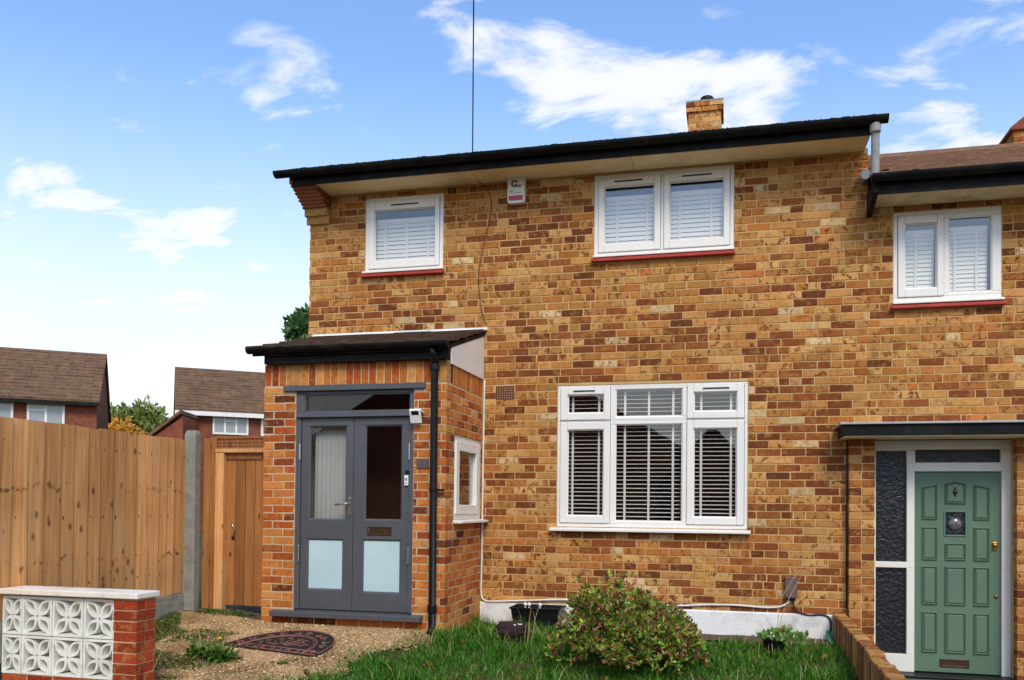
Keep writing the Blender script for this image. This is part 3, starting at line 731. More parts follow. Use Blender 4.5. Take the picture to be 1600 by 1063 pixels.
def poly_ring(mb, poly, w, y0, y1):
    n = len(poly); c = Vector((sum(p[0] for p in poly) / n, sum(p[1] for p in poly) / n)); inn = []
    for i in range(n):
        a, b, d = Vector(poly[i - 1]), Vector(poly[i]), Vector(poly[(i + 1) % n])
        e1, e2 = (b - a).normalized(), (d - b).normalized()
        n1, n2 = Vector((-e1.y, e1.x)), Vector((-e2.y, e2.x)); q = (n1 + n2).normalized(); s_ = w / max(.3, q.dot(n1))
        if (c - b).dot(q) < 0: q = -q
        inn.append(b + q * s_)
    ym = (y0 + y1) / 2; mid = [(Vector(p) + q) / 2 for p, q in zip(poly, inn)]
    mb.add([(p[0], y1, p[1]) for p in poly] + [(p[0], y0, p[1]) for p in mid] + [(p[0], y1, p[1]) for p in inn],
           [(i, (i + 1) % n, n + (i + 1) % n, n + i) for i in range(n)] + [(n + i, n + (i + 1) % n, 2 * n + (i + 1) % n, 2 * n + i) for i in range(n)])
    return [tuple(p) for p in inn]
def door_panel(px0, px1, py0, py1, tl=0, tr=0, peak=0):
    a, b, c, d = DX(px0), DX(px1), DZ(py1), DZ(py0)
    poly = [(a, c), (b, c), (b, d - tr * .0023)] + ([((a + b) / 2, d + peak * .0023)] if peak else []) + [(a, d - tl * .0023)]
    m = MB(); inn = poly_ring(m, poly, .017, YD - .016, YD - .0005)
    inn2 = poly_ring(MB(), inn, .012, 0, 1)
    k = len(inn2)
    m.add([(p[0], YD - .0006, p[1]) for p in inn] + [(p[0], YD - .011, p[1]) for p in inn2], [(i, (i + 1) % k, k + (i + 1) % k, k + i) for i in range(k)] + [tuple(range(k, 2 * k))])
    m.build('door_panel', 'green_paint', door)
for x0_, x1_, s in ((605, 667, 0), (805, 867, 1)):
    door_panel(x0_, x1_, 293, 435, tl=0 if s else 12, tr=12 if s else 0)
    for a in ((463, 597), (620, 775), (802, 965)): door_panel(x0_, x1_, *a)
door_panel(695, 777, 290, 372, peak=9); door_panel(695, 777, 527, 597)
for a in ((620, 775), (802, 965)): door_panel(695, 777, *a)
m = frame_box(MB(), gl[0] - .012, gl[1] + .012, gl[2] - .012, gl[3] + .012, .014, .014, .014, .014, YD - .008, YD + .004); m.build('glazing_trim', 'green_paint', door, bevel=.003)
bx, bz = (gl[0] + gl[1]) / 2, (gl[2] + gl[3]) / 2
m = MB().box(gl[0], gl[1], YD + .012, YD + .016, gl[2], gl[3]); m.build('pane', 'obscure_glass', door)
m = MB().lathe([(.062, 0), (.060, -.012), (.05, -.022), (.03, -.03), (.008, -.033)], bx, bz - .004, 20, axis='y', base=YD + .012); m.build('bullseye_glass', 'bullseye', door, smooth=True)
kx, kz = DX(735), DZ(325)
m = MB().lathe([(.004, .03), (.008, .026), (.005, .018), (.012, .012), (.02, .0), (.021, -.012), (.013, -.026), (.006, -.034), (.009, -.042), (.003, -.05)][::-1], kx, YD - .014, 12, base=kz + .012)
m.box(kx - .004, kx + .004, YD - .02, YD, kz + .03, kz + .05); m.build('knocker', 'dark_brass', door, smooth=True)
m = frame_box(MB(), DX(677), DX(790), DZ(1020), DZ(987), .016, .016, .016, .016, YD - .008, YD); m.build('letter_plate', 'dark_brass', door, bevel=.002)
MB().box(DX(677) + .016, DX(790) - .016, YD - .005, YD - .001, DZ(1020) + .016, DZ(987) - .016).build('letter_flap', 'dark_brass', door)
lx = DX(886)
m = MB().box(lx - .02, lx + .02, YD - .012, YD, DZ(553), DZ(520)).lathe([(.020, 0), (.018, -.014), (.008, -.018)], lx, DZ(533), 14, axis='y', base=YD - .012); m.build('lock', 'brass', door, bevel=.003)
MB().lathe([(.016, 0), (.015, -.012), (.006, -.016)], DX(892), DZ(733), 14, axis='y', base=YD).build('lock', 'brass', door, smooth=True)
# canopy over the door
cn = MB().box(.968, 2.76, -.40, -.001, 1.887, 1.985).build('canopy', 'black_gutter', hous2, bevel=.004)
MB().box(.945, 2.78, -.425, -.0005, 1.9855, 2.004).build('lead_flashing', 'lead', cn, bevel=.004)
MB().box(.985, 2.745, -.382, -.002, 1.8775, 1.8868).build('canopy_soffit', 'cream_soffit', cn, bevel=.002)
# chimney behind the lower roof: brick with a sloped red cap
core = MB().box(3.60, 4.30, 4.0, 4.5, 5.8, 6.25).build('chimney', 'mortar', hous2)
items = []
for k in range(6):
    for u, v, l, hh in lay(3.595, 4.305, 5.81 + k * .075, 1, off=.11 if k % 2 else 0, r=r): items.append(((u, 3.995, v), FACE, l, hh))
    for u, v, l, hh in lay(4.1, 4.5, 5.81 + k * .075, 1, r=r): items.append(((3.594, u, v), -SIDE, l, hh))
set_bricks(core, items, ('brick', 'brick_many'), BUFF, r=r, limit=60)
MB().prism([(3.55, 6.25), (3.55, 6.29), (3.95, 6.62), (4.35, 6.29), (4.35, 6.25)], 3.95, 4.55, 'y').build('chimney_cap', 'creasing_tile', core, bevel=.01)

# ---------------------------------------------------------------- entrance porch
YP = -1.16; PX0, PX1 = -4.352, -2.508
porch = thing('entrance_porch', 'orange brick entrance porch with grey double doors and a tiled lean-to roof', 'porch', (-3.43, -.6, .1))
DO = (-4.016, -2.824, .165, 2.295); HEADW = (-4.138, -2.712, 2.292, 2.352); STEP = (-4.22, -2.712, .16, .235)
SW = (-.913, -.038, 1.092, 1.892)
hp = [DO, HEADW, STEP]
slab(MB(), PX0 + .005, PX1 - .005, -.1, 2.556, [DO, HEADW], YP + .0025, YP + .10).build('wall', 'porch_mortar', porch)
slab(MB(), YP + .101, -.001, -.1, 2.556, [SW], PX1 - .10, PX1 - .0025, 'x').build('wall', 'porch_mortar', porch)
MB().box(PX0 + .005, PX0 + .1, YP + .101, -.001, -.1, 2.556).build('wall', 'porch_mortar', porch)
items = [((u, YP, v), FACE, l, h) for u, v, l, h in lay(PX0, PX1, .02, 31, holes=hp, odd_hi=.1125, odd_lo=.1125, r=r)]
items += [((PX1, u, v), SIDE, l, h) for u, v, l, h in lay(YP + .1125, -.004, .02, 31, holes=[(SW[0], SW[1], SW[2] - .03, SW[3])], odd_lo=-.1125, r=r)]
left = [((PX0, u, v), -SIDE, l, h) for u, v, l, h in lay(YP + .1125, -.004, .02, 31, odd_lo=-.1125, r=r)]
n = 24; p = (PX1 - PX0) / n
sol = [((PX0 + p * (i + .5), YP, 2.452), FACE, p - .010, .198) for i in range(n)]
nn = 14; q = (-.004 - (YP + .104)) / nn
sol += [((PX1, YP + .104 + q * (i + .5), 2.452), SIDE, q - .010, .198) for i in range(nn)]
set_bricks(porch, sol + items + left, ('red_brick', 'red_brick_many'), ORNG, r=r, limit=300, hidden=lambda p_: p_[0] < PX0 + .001)
MB().box(HEADW[0], HEADW[1], YP - .028, YP + .09, HEADW[2] + .002, HEADW[3] - .004).build('lintel', 'grey_paint', porch, bevel=.005)
MB().prism([(YP - .085, .166), (YP - .085, .216), (YP + .09, .232), (YP + .09, .166)], STEP[0], STEP[1]).build('doorstep', 'grey_paint', porch, bevel=.006)
# timber frame, fanlight
YF = YP + .012
m = slab(MB(), DO[0] + .002, DO[1] - .002, .233, 2.292, [(-3.966, -2.874, .233, 2.042), (-3.93, -2.862, 2.098, 2.265)], YF, YF + .07); dfr = m.build('door_frame', 'grey_paint', porch, bevel=.004)
MB().prism([(YF - .028, 2.046), (YF - .028, 2.06), (YF - .001, 2.085), (YF - .001, 2.046)], DO[0] + .01, DO[1] - .01).build('drip_rail', 'grey_paint', dfr, bevel=.002)
MB().box(-3.93, -2.862, YF + .03, YF + .034, 2.098, 2.265).build('pane', 'door_glass', dfr)
m = frame_box(MB(), -3.93, -2.862, 2.098, 2.265, .012, .012, .012, .012, YF + .012, YF + .03); m.build('glazing_bead', 'grey_paint', dfr)
YD2 = YP + .024
def porch_door(x0, x1, up, lo, label):
    d = slab(MB(), x0, x1, .236, 2.038, [up, lo], YD2, YD2 + .044).build('door', 'grey_paint', porch, bevel=.003, label=label)
    for g in (up, lo):
        m = MB(); b = .014
        m.add([(g[0], YD2 + .002, g[2]), (g[1], YD2 + .002, g[2]), (g[1], YD2 + .002, g[3]), (g[0], YD2 + .002, g[3]), (g[0] + b, YD2 + .016, g[2] + b), (g[1] - b, YD2 + .016, g[2] + b), (g[1] - b, YD2 + .016, g[3] - b), (g[0] + b, YD2 + .016, g[3] - b)],
              [(0, 1, 5, 4), (1, 2, 6, 5), (2, 3, 7, 6), (3, 0, 4, 7)]); m.build('glazing_bead', 'grey_paint', d)
        MB().box(g[0] + .003, g[1] - .003, YD2 + .018, YD2 + .022, g[2] + .003, g[3] - .003).build('pane' if g is up else 'frosted_pane', 'door_glass' if g is up else 'frosted_glass', d)
    return d
d1 = porch_door(-3.962, -3.428, (-3.884, -3.497, 1.078, 1.966), (-3.893, -3.523, .418, .899), 'left grey door with a lever handle')
d2 = porch_door(-3.424, -2.878, (-3.315, -2.943, 1.080, 1.968), (-3.331, -2.949, .406, .903), 'right grey door with a letter plate')
for d, xs in ((d1, -3.972), (d2, -2.868)):
    for z in (1.64, .68): MB().lathe([(.007, 0), (.009, .004), (.009, .15), (.007, .154)], xs, YF - .006, 10, base=z).build('hinge', 'chrome', d)
hx = -3.462
m = MB().box(hx - .016, hx + .016, YD2 - .008, YD2 - .0005, 1.12, 1.29); m.build('handle_plate', 'chrome', d1, bevel=.004)
m = MB().tube([(hx, YD2 - .006, 1.235), (hx, YD2 - .05, 1.235), (hx - .012, YD2 - .056, 1.235), (hx - .12, YD2 - .052, 1.222)], .0095, 10); m.build('handle', 'chrome', d1, smooth=True)
lp = (-3.277, -3.038, .943, 1.022)
m = frame_box(MB(), *lp, .035, .012, .014, .014, YD2 - .008, YD2 - .0005); m.build('letter_plate', 'dark_brass', d2, bevel=.002)
MB().box(lp[0] + .035, lp[1] - .012, YD2 - .005, YD2 - .001, lp[2] + .014, lp[3] - .014).build('letter_flap', 'dark_brass', d2)
MB().box(lp[0] + .012, lp[0] + .02, YD2 - .014, YD2 - .006, lp[2] + .02, lp[3] - .02).build('letter_pull', 'chrome', d2, bevel=.002)
m = MB(); nn = 60
for i in range(nn + 1):
    x = -3.865 + .385 * i / nn; y = YP + .12 + .004 * math.sin(i * .9) + .003 * math.sin(i * 2.3)
    m.v += [(x, y, .95), (x, y, 1.985)]
m.f = [(2 * i, 2 * i + 2, 2 * i + 3, 2 * i + 1) for i in range(nn)]
m.build('curtain', 'curtain', porch, smooth=True)
# inside of the porch
MB().box(PX0 + .101, PX0 + .112, YP + .12, -.15, .16, 2.5).build('inner_lining', 'white_door', porch)
MB().box(PX0 + .1, PX1 - .1, -.12, -.1, .1, 2.5).build('inner_wall', 'dark_interior', porch)
m = MB().box(PX0 + .13, PX0 + .50, -.16, -.121, .17, 2.1); m.build('inner_door', 'white_door', porch, bevel=.004)
MB().box(PX0 + .1, PX1 - .1, YP + .1, -.1, .1, .16).build('floor_slab', 'dark_floor', porch); MB().box(PX0 + .1, PX1 - .1, YP + .101, -.1, 2.5, 2.55).build('ceiling_board', 'plaster', porch)
MB().box(PX1 - .112, PX1 - .101, YP + .12, SW[0] - .01, .16, 2.5).build('inner_lining', 'dark_interior', porch)
# side window (in the wall that faces +X)
def sidebox(mb, y0, y1, z0, z1, l, r_, b, t, xa, xb):
    mb.box(xa, xb, y0, y0 + l, z0, z1); mb.box(xa, xb, y1 - r_, y1, z0, z1); mb.box(xa, xb, y0 + l, y1 - r_, z0, z0 + b); mb.box(xa, xb, y0 + l, y1 - r_, z1 - t, z1); return mb
sw = sidebox(MB(), SW[0], SW[1], SW[2], SW[3], .05, .05, .05, .05, PX1 - .075, PX1 - .012).build('side_window', 'white_upvc', porch, bevel=.004)
sidebox(MB(), SW[0] + .052, SW[1] - .052, SW[2] + .052, SW[3] - .052, .10, .10, .09, .09, PX1 - .065, PX1 + .004).build('sash', 'white_upvc', sw, bevel=.006)
MB().box(PX1 - .04, PX1 - .036, SW[0] + .15, SW[1] - .15, SW[2] + .14, SW[3] - .14).build('pane', 'glass', sw)
MB().prism([(PX1 + .085, SW[2] - .034), (PX1 + .085, SW[2] - .012), (PX1 - .02, SW[2] + .0), (PX1 - .02, SW[2] - .034)], SW[0] - .03, -.006, 'y').build('sill', 'white_upvc', sw, bevel=.004)
# lean-to roof: tiles one by one, flashing, side board, gutter, downpipe
ry0, rz0, ry1, rz1 = -1.30, 2.682, -.01, 3.045; sl = math.atan2(rz1 - rz0, ry1 - ry0)
MB().prism([(ry0 + .03, rz0 - .02), (ry1, rz1 - .02), (ry1, rz1 - .06), (ry0 + .03, rz0 - .06)], -4.42, -2.49).build('roof_deck', 'black_gutter', porch)
tm = bpy.data.meshes.new('roof_tile'); L_, W_ = .40, .318
tv = MB().box(-W_ / 2, W_ / 2, 0, L_, 0, .024); tm.from_pydata(tv.v, [], tv.f); tm.materials.append(MAT['porch_tile'])
K = 5; gauge = ((ry1 - ry0) / math.cos(sl)) / K; rr = random.Random(9)
for k in range(K):
    x = -4.475 + W_ / 2 + (.16 if k % 2 else 0) * .0 + .03 * k
    while x < -2.47 + W_ / 2 - .02:
        o = bpy.data.objects.new('roof_tile', tm); s = k * gauge; xx = min(x, -2.475 - W_ / 2)
        ll = min(L_, gauge * (K - k) + .0)
        o.rotation_euler = (sl - .06, rr.uniform(-.006, .006), rr.uniform(-.012, .012)); o.scale = (1, ll / L_, 1)
        link(o, porch, (xx, ry0 + s * math.cos(sl) + rr.uniform(-.008, .008), rz0 + s * math.sin(sl) + .006 + rr.uniform(0, .004)))
        x += W_ + .004
MB().prism([(-.10, 3.03), (-.10, 3.036), (-.006, 3.064), (-.006, 3.082), (-.0015, 3.082), (-.0015, 3.05)], -4.45, -2.46).build('flashing', 'white_paint', porch, bevel=.002)
MB().prism([(-1.075, 2.528), (-1.075, 2.692), (-.012, 3.018), (-.012, 2.535)], PX1 + .002, PX1 + .016).build('side_board', 'white_upvc', porch, bevel=.002)
MB().box(-4.315, -2.475, -1.235, -1.166, 2.552, 2.665).build('fascia', 'black_gutter', porch)
gutter(porch, -4.45, -2.462, -1.295, 2.692, .054)
px = -2.602
m = MB().tube([(px, -1.295, 2.628), (px, -1.295, 2.59), (px, -1.265, 2.56), (px - .002, -1.232, 2.53), (px - .003, -1.225, 2.49), (px - .004, -1.215, .14), (px - .004, -1.235, .10), (px - .004, -1.275, .06)], .034, 14)
dp = m.build('downpipe', 'black_plastic', porch, smooth=True)
m = MB().lathe([(.042, 0), (.045, .006), (.045, .05), (.042, .056)], px - .003, -1.224, 16, base=2.445); m.lathe([(.042, 0), (.044, .005), (.044, .06), (.042, .066)], px - .004, -1.218, 16, base=.26)
m.box(px - .004, px + .095, -1.214, -1.19, 1.355, 1.373); m.lathe([(.040, 0), (.040, .03)], px - .004, -1.219, 14, base=1.35); m.build('pipe_clip', 'black_plastic', dp)
# ---------------------------------------------------------------- fence, gate, walls
XF = -5.25
fence = thing('fence', 'tall close-boarded golden timber fence with a concrete end post beside the drive', 'fence', (XF, -2.2, .1))
edges = [-3.351, -3.243, -3.081, -2.92, -2.752, -2.603, -2.449, -2.288, -2.141, -1.978, -1.83, -1.665, -1.506, -1.392, -1.275, -1.150, -1.035]
e = edges[0]
while e > -4.6: e -= .152; edges.insert(0, e)
rr = random.Random(21); bm_cache = {}
for a, b in zip(edges[:-1], edges[1:]):
    w = round(b - a + .022, 2); key = (w, rr.randrange(3))
    if key not in bm_cache:
        m = MB(); nseg = 7; H = 1.515; q = random.Random(hash(key) % 1000)
        ph, am = q.uniform(0, 6), q.uniform(.001, .004)
        def sec(z, zz): return [(.001 + am * math.sin(z * 2 + ph) * .4, -w / 2), (.006 + am * math.sin(z * 2.4 + ph), -w / 2), (.020 + am * math.sin(z * 2.4 + ph + .7), w / 2 - .007), (.0185 + am * math.sin(z * 2 + ph + 1), w / 2), (-.001, w / 2)]
        for i in range(nseg + 1):
            z = H * i / nseg; m.v += [(x, y, z) for x, y in sec(z, i)]
        for i in range(nseg):
            for k in range(5): m.f.append((i * 5 + k, i * 5 + (k + 1) % 5, i * 5 + 5 + (k + 1) % 5, i * 5 + 5 + k))
        m.f += [(4, 3, 2, 1, 0), tuple(nseg * 5 + k for k in range(5))]
        me = bpy.data.meshes.new('board'); me.from_pydata(m.v, [], m.f)
        bm = bmesh.new(); bm.from_mesh(me); bmesh.ops.recalc_face_normals(bm, faces=bm.faces); bm.to_mesh(me); bm.free()
        me.materials.append(MAT['fence_wood']); bm_cache[key] = me
    o = bpy.data.objects.new('board', bm_cache[key]); o.rotation_euler = (rr.uniform(-.006, .006), rr.uniform(-.004, .004), 0)
    link(o, fence, (XF - .012, (a + b) / 2 - .011, .335 + rr.uniform(-.006, .006)))
for z in (.55, 1.1, 1.68): MB().prism([(XF - .07, z - .03), (XF - .014, z - .045), (XF - .014, z + .045), (XF - .07, z + .03)], -4.6, -1.02, 'y').build('rail', 'fence_wood', fence)
nb = MB()                                                                # nail heads along the rails
for a, b in zip(edges[:-1], edges[1:]):
    for z in (.55, 1.1, 1.68):
        for t in (.3,): nb.lathe([(.0045, 0), (.0045, .002)], 0, 0, 6) if False else nb.box(XF + .0005, XF + .0035, a + (b - a) * t - .004, a + (b - a) * t + .004, z + rr.uniform(-.02, .02) - .004, z + .006)
nb.build('nails', 'black_plastic', fence, kind='stuff')
MB().box(XF - .03, XF + .012, -4.6, -1.10, .02, .330).build('gravel_board', 'concrete', fence, bevel=.006)
MB().box(XF - .018, XF + .02, -1.55, -1.12, .06, .27) .build('gravel_board_panel', 'concrete', fence, bevel=.004)
m = MB(); m.add([(-5.272, -1.10, -.1), (-5.128, -1.10, -.1), (-5.128, -1.0, -.1), (-5.272, -1.0, -.1), (-5.262, -1.10, 1.90), (-5.138, -1.10, 1.90), (-5.138, -1.0, 1.915), (-5.262, -1.0, 1.915), (-5.245, -1.09, 1.945), (-5.155, -1.09, 1.945), (-5.155, -1.01, 1.95), (-5.245, -1.01, 1.95)],
          [(0, 3, 2, 1), (0, 1, 5, 4), (1, 2, 6, 5), (2, 3, 7, 6), (3, 0, 4, 7), (4, 5, 9, 8), (5, 6, 10, 9), (6, 7, 11, 10), (7, 4, 8, 11), (8, 9, 10, 11)])
m.build('concrete_post', 'concrete', fence, bevel=.008)
# garden gate
YG = -.98
gate = thing('garden_gate', 'brown boarded garden gate under a low trellis between fence and porch', 'gate', (-4.73, YG, .18))
for x0, x1 in ((-5.118, -5.045), (-5.043, -4.968)): MB().box(x0, x1, YG, YG + .018, .175, 1.885 if x0 > -5.05 else 1.87).build('board', 'gate_wood', gate, bevel=.003)
MB().box(-4.965, -4.872, YG - .035, YG + .05, .165, 1.725).build('gate_post', 'fence_wood', gate, bevel=.005)
MB().box(-4.44, -4.36, YG - .01, YG + .06, .165, 1.72).build('gate_post', 'gate_wood', gate, bevel=.004)
MB().box(-4.965, -4.36, YG - .04, YG + .05, 1.727, 1.765).build('head_rail', 'fence_wood', gate, bevel=.004)
MB().box(-4.965, -4.36, YG - .02, YG + .03, 1.866, 1.888).build('top_rail', 'gate_wood', gate, bevel=.003)
MB().box(-4.87, -4.445, YG + .0, YG + .05, 1.665, 1.722).build('cross_rail', 'gate_wood', gate, bevel=.003)
tl = MB()
for z in (1.767, 1.797, 1.832): tl.box(-4.965, -4.36, YG - .012, YG + .008, z, z + .012)
for i in range(15):
    x = -4.955 + i * .042
    for z in (1.779, 1.809, 1.844): tl.box(x, x + .016, YG - .006, YG + .004, z, z + .0215)
tl.build('trellis', 'gate_wood', gate)
xs = [-4.868, -4.765, -4.662, -4.556, -4.446]
leaf = MB().box(-4.862, -4.45, YG + .04, YG + .058, .9, 1.0).box(-4.862, -4.45, YG + .04, YG + .058, .30, .40).box(-4.862, -4.45, YG + .04, YG + .058, 1.5, 1.6).build('gate_ledge', 'gate_wood', gate)
for a, b in zip(xs[:-1], xs[1:]): MB().box(a + .0025, b - .0025, YG + .020, YG + .038, .215, 1.66).build('board', 'gate_wood', gate, bevel=.004)
pts = [(-4.79 + .028 * math.sin(t) - .008, YG + .005 - .004 * math.cos(t), .955 + .062 * math.cos(t)) for t in np.linspace(.2, 2.9, 9)]
MB().tube(pts, .008, 8).build('gate_handle', 'chrome', gate, smooth=True)
MB().box(-4.80, -4.77, YG + .006, YG + .0195, .87, .91).build('gate_latch', 'black_plastic', gate, bevel=.003)
# pierced screen-block wall with its red brick pier
YW = -3.33
sw_ = thing('screen_block_wall', 'low wall of white pierced screen blocks with a red brick pier and pale coping', 'wall', (-4.65, YW, -.2))
PW = .266
def screen_block():
    m = MB(); h = PW / 2 - .003; d0, d1 = 0, .09; f = .017
    frame_box(m, -h, h, 0, 2 * h, f, f, f, f, d0, d1)
    c = (0, h); L2 = math.hypot(h - f, h - f) * 1.02; n = 8
    for sx in (-1, 1):
        for sz in (-1, 1):
            ax = Vector((sx, sz)).normalized(); pr = Vector((-ax.y, ax.x))
            def ves(w, l0, l1): 
                up = [ax * (l0 + (l1 - l0) * i / n) + pr * (w * math.sin(math.pi * i / n)) for i in range(n + 1)]
                dn = [ax * (l0 + (l1 - l0) * i / n) - pr * (w * math.sin(math.pi * i / n)) for i in range(n - 1, 0, -1)]
                return up + dn
            o, i_ = ves(.042, -.004, L2), ves(.0275, .034, L2 - .026); k = len(o)
            for (A, B, ya, yb) in ((o, i_, .006, .006),):
                vv = [(p.x, .006, h + p.y) for p in o] + [(p.x, .006, h + p.y) for p in i_] + [(p.x, .084, h + p.y) for p in o] + [(p.x, .084, h + p.y) for p in i_]
                ff = []
                for q in range(k):
                    s = (q + 1) % k
                    ff += [(q, s, k + s, k + q), (2 * k + q, 3 * k + q, 3 * k + s, 2 * k + s), (q, 2 * k + q, 2 * k + s, s), (k + q, k + s, 3 * k + s, 3 * k + q)]
                m.add(vv, ff)
    me = bpy.data.meshes.new('screen_block'); me.from_pydata(m.v, [], m.f); bm = bmesh.new(); bm.from_mesh(me); bmesh.ops.recalc_face_normals(bm, faces=bm.faces); bm.to_mesh(me); bm.free()
    me.materials.append(MAT['block_paint']); return me
sbm = screen_block(); XP0, XP1 = -4.258, -4.066
for j in range(2):
    for i in range(4):
        o = bpy.data.objects.new('screen_block', sbm); xc = XP0 - .004 - PW * (i + .5)
        if i == 3: o.scale = ((xc + PW / 2 + 5.233) / PW, 1, 1); xc = (xc + PW / 2 - 5.233) / 2
        o.scale = (o.scale[0], 1, 1.085); link(o, sw_, (xc, YW + .02 + rr.uniform(-.002, .002), -.046 + j * .2885))
jm = MB().box(-5.233, XP0 - .002, YW + .03, YW + .10, .2395, .2425)
jm.build('mortar_joint', 'porch_mortar', sw_)
pm = MB().box(XP0 + .004, XP1 - .004, YW + .004, YW + .205, -.4, .534).box(-5.233, XP0 + .003, YW + .03, YW + .12, -.4, -.046).build('pier', 'porch_mortar', sw_)
items = []
for k in range(12):
    z = .536 - (k + 1) * .0755 + .033
    items.append(((( XP0 + XP1) / 2, YW, z), FACE, XP1 - XP0, .0665, .09)); items.append(((XP1, YW + .105 + .0, z), SIDE, .205 - .004, .0665, .085) if True else None)
for it_ in items[1::2]: pass
items = [(p, rz, l, h, d) if rz == FACE else ((p[0], YW + .1475, p[2]), rz, .115, h, .085) for p, rz, l, h, d in items]
for k in range(12):
    z = .536 - (k + 1) * .0755 + .033; items.append(((XP1 - .0004, YW + .045, z), SIDE, .0895, .0662, .02)) if False else None
for k in range(3):
    for u, v, l, h in lay(-5.233, XP0 - .006, -.118 - k * .075, 1, off=.1 * (k % 2), r=r): items.append(((u, YW + .026, v), FACE, l, h))
set_bricks(sw_, items, ('red_brick', 'red_brick_many'), REDS, r=r, limit=120)
for a, b in ((-5.233, -5.05), (-5.046, -4.05)): MB().box(a, b, YW - .022, YW + .235, .5385, .580).build('coping', 'coping_stone', sw_, bevel=.007)
# low dividing wall, bricks standing on end
dv = thing('dividing_wall', 'low brown wall of bricks on end running out between the two front gardens', 'wall', (.985, -1.8, -.2))
DX0, DX1 = .93, 1.036
items = []; y = -.03; k = 0; zt_ = lambda y: .262 - .012 * (-y) - (.02 if y < -2.2 else 0)
rr2 = random.Random(5); core = MB().box(DX0 + .006, DX1 - .006, -4.4, -.02, -.5, .02); core.build('wall', 'mortar', dv)
bpal = [(S(176, 128, 74), 5, 1.), (S(150, 100, 58), 4, 1.), (S(204, 154, 92), 4, 1.), (S(124, 80, 48), 3, .8)]
idx = 0
while y > -4.4:
    w = rr2.uniform(.064, .070); zt = zt_(y) + rr2.uniform(-.006, .006); h = .30
    j = lambda s=.003: rr2.uniform(-s, s)
    m = MB(); x0, x1 = DX0 + j(), DX1 + j(.006); c = .006
    m.add([(x0, y - w, zt - h), (x1, y - w, zt - h), (x1, y, zt - h), (x0, y, zt - h), (x0, y - w, zt - c), (x1, y - w, zt - c), (x1, y, zt - c), (x0, y, zt - c), (x0 + c, y - w + c, zt + j(.002)), (x1 - c, y - w + c, zt + j(.002)), (x1 - c, y - c, zt + j(.002)), (x0 + c, y - c, zt + j(.002))],
          [(0, 3, 2, 1), (0, 1, 5, 4), (1, 2, 6, 5), (2, 3, 7, 6), (3, 0, 4, 7), (4, 5, 9, 8), (5, 6, 10, 9), (6, 7, 11, 10), (7, 4, 8, 11), (8, 9, 10, 11)])
    o = m.build('brick', 'brick', dv, color=pick(bpal, rr2)); y -= w + rr2.uniform(.006, .011); idx += 1

# ---------------------------------------------------------------- small things on the walls
al = thing('alarm_box', 'white alarm box with black emblem and red strip high on the brick wall', 'alarm box', (-2.15, 0, 4.335))
def rounded(x0, x1, z0, z1, rad, n=5):
    out = []
    for cx, cz, a0 in ((x1 - rad, z1 - rad, 0), (x0 + rad, z1 - rad, 90), (x0 + rad, z0 + rad, 180), (x1 - rad, z0 + rad, 270)):
        out += [(cx + rad * math.cos(R(a0 + 90 * i / n)), cz + rad * math.sin(R(a0 + 90 * i / n))) for i in range(n + 1)]
    return out
ax0, ax1, az0, az1 = -2.246, -2.062, 4.332, 4.606
MB().prism(rounded(ax0, ax1, az0, az1, .03), -.072, -.002, 'y').build('casing', 'white_plastic', al, bevel=.010)
MB().prism(rounded(ax0 + .018, ax1 - .018, az0 + .028, az0 + .078, .008), -.0755, -.0725, 'y').build('strobe_lens', 'alarm_red', al)
def arc_mark(mb, cx, cz, r0, r1, a0, a1, y0, y1, n=14):
    o = [(cx + r1 * math.cos(R(a0 + (a1 - a0) * i / n)), cz + r1 * math.sin(R(a0 + (a1 - a0) * i / n))) for i in range(n + 1)]
    i_ = [(cx + r0 * math.cos(R(a0 + (a1 - a0) * i / n)), cz + r0 * math.sin(R(a0 + (a1 - a0) * i / n))) for i in range(n, -1, -1)]
    return mb.prism(o + i_, y0, y1, 'y')
m = MB(); cx, cz = ax0 + .078, az1 - .072
arc_mark(m, cx, cz, .022, .036, 20, 300, -.0745, -.0725)
m.prism([(cx + .004, cz - .006), (cx + .016, cz - .002), (cx + .026, cz - .030), (cx + .014, cz - .034)], -.0745, -.0725, 'y')
wz = cz - .042; wx = cx + .026
pw = [(0, .026), (.009, .026), (.014, .009), (.020, .026), (.026, .026), (.032, .009), (.037, .026), (.046, .026), (.036, 0), (.029, 0), (.023, .014), (.017, 0), (.010, 0)]
m.prism([(wx + a, wz + b) for a, b in pw], -.0745, -.0725, 'y'); m.build('emblem', 'logo_black', al)
m = MB(); m.box(ax0 + .022, ax0 + .066, -.0745, -.0725, az1 - .152, az1 - .145)
for i in range(9): m.box(ax0 + .022 + i * .0145, ax0 + .032 + i * .0145, -.0745, -.0725, az1 - .170, az1 - .165)
m.build('small_print', 'plaque_brown', al)
jb = thing('junction_box', 'brown plastic meter box low on the brick wall with cables below', 'utility box', (.555, 0, .38))
MB().prism(rounded(.500, .612, .388, .585, .012), -.062, -.002, 'y').build('casing', 'brown_plastic', jb, bevel=.006)
MB().box(.524, .592, -.05, -.004, .362, .3875).build('cable_gland', 'black_plastic', jb, bevel=.003)
def smooth_path(pts, n=6):
    P_ = [Vector(p) for p in pts]; out = []
    for i in range(len(P_) - 1):
        p0, p1, p2, p3 = P_[max(0, i - 1)], P_[i], P_[i + 1], P_[min(len(P_) - 1, i + 2)]
        for k in range(n):
            t = k / n; out.append(.5 * ((2 * p1) + (-p0 + p2) * t + (2 * p0 - 5 * p1 + 4 * p2 - p3) * t * t + (-p0 + 3 * p1 - 3 * p2 + p3) * t ** 3))
    return out + [P_[-1]]
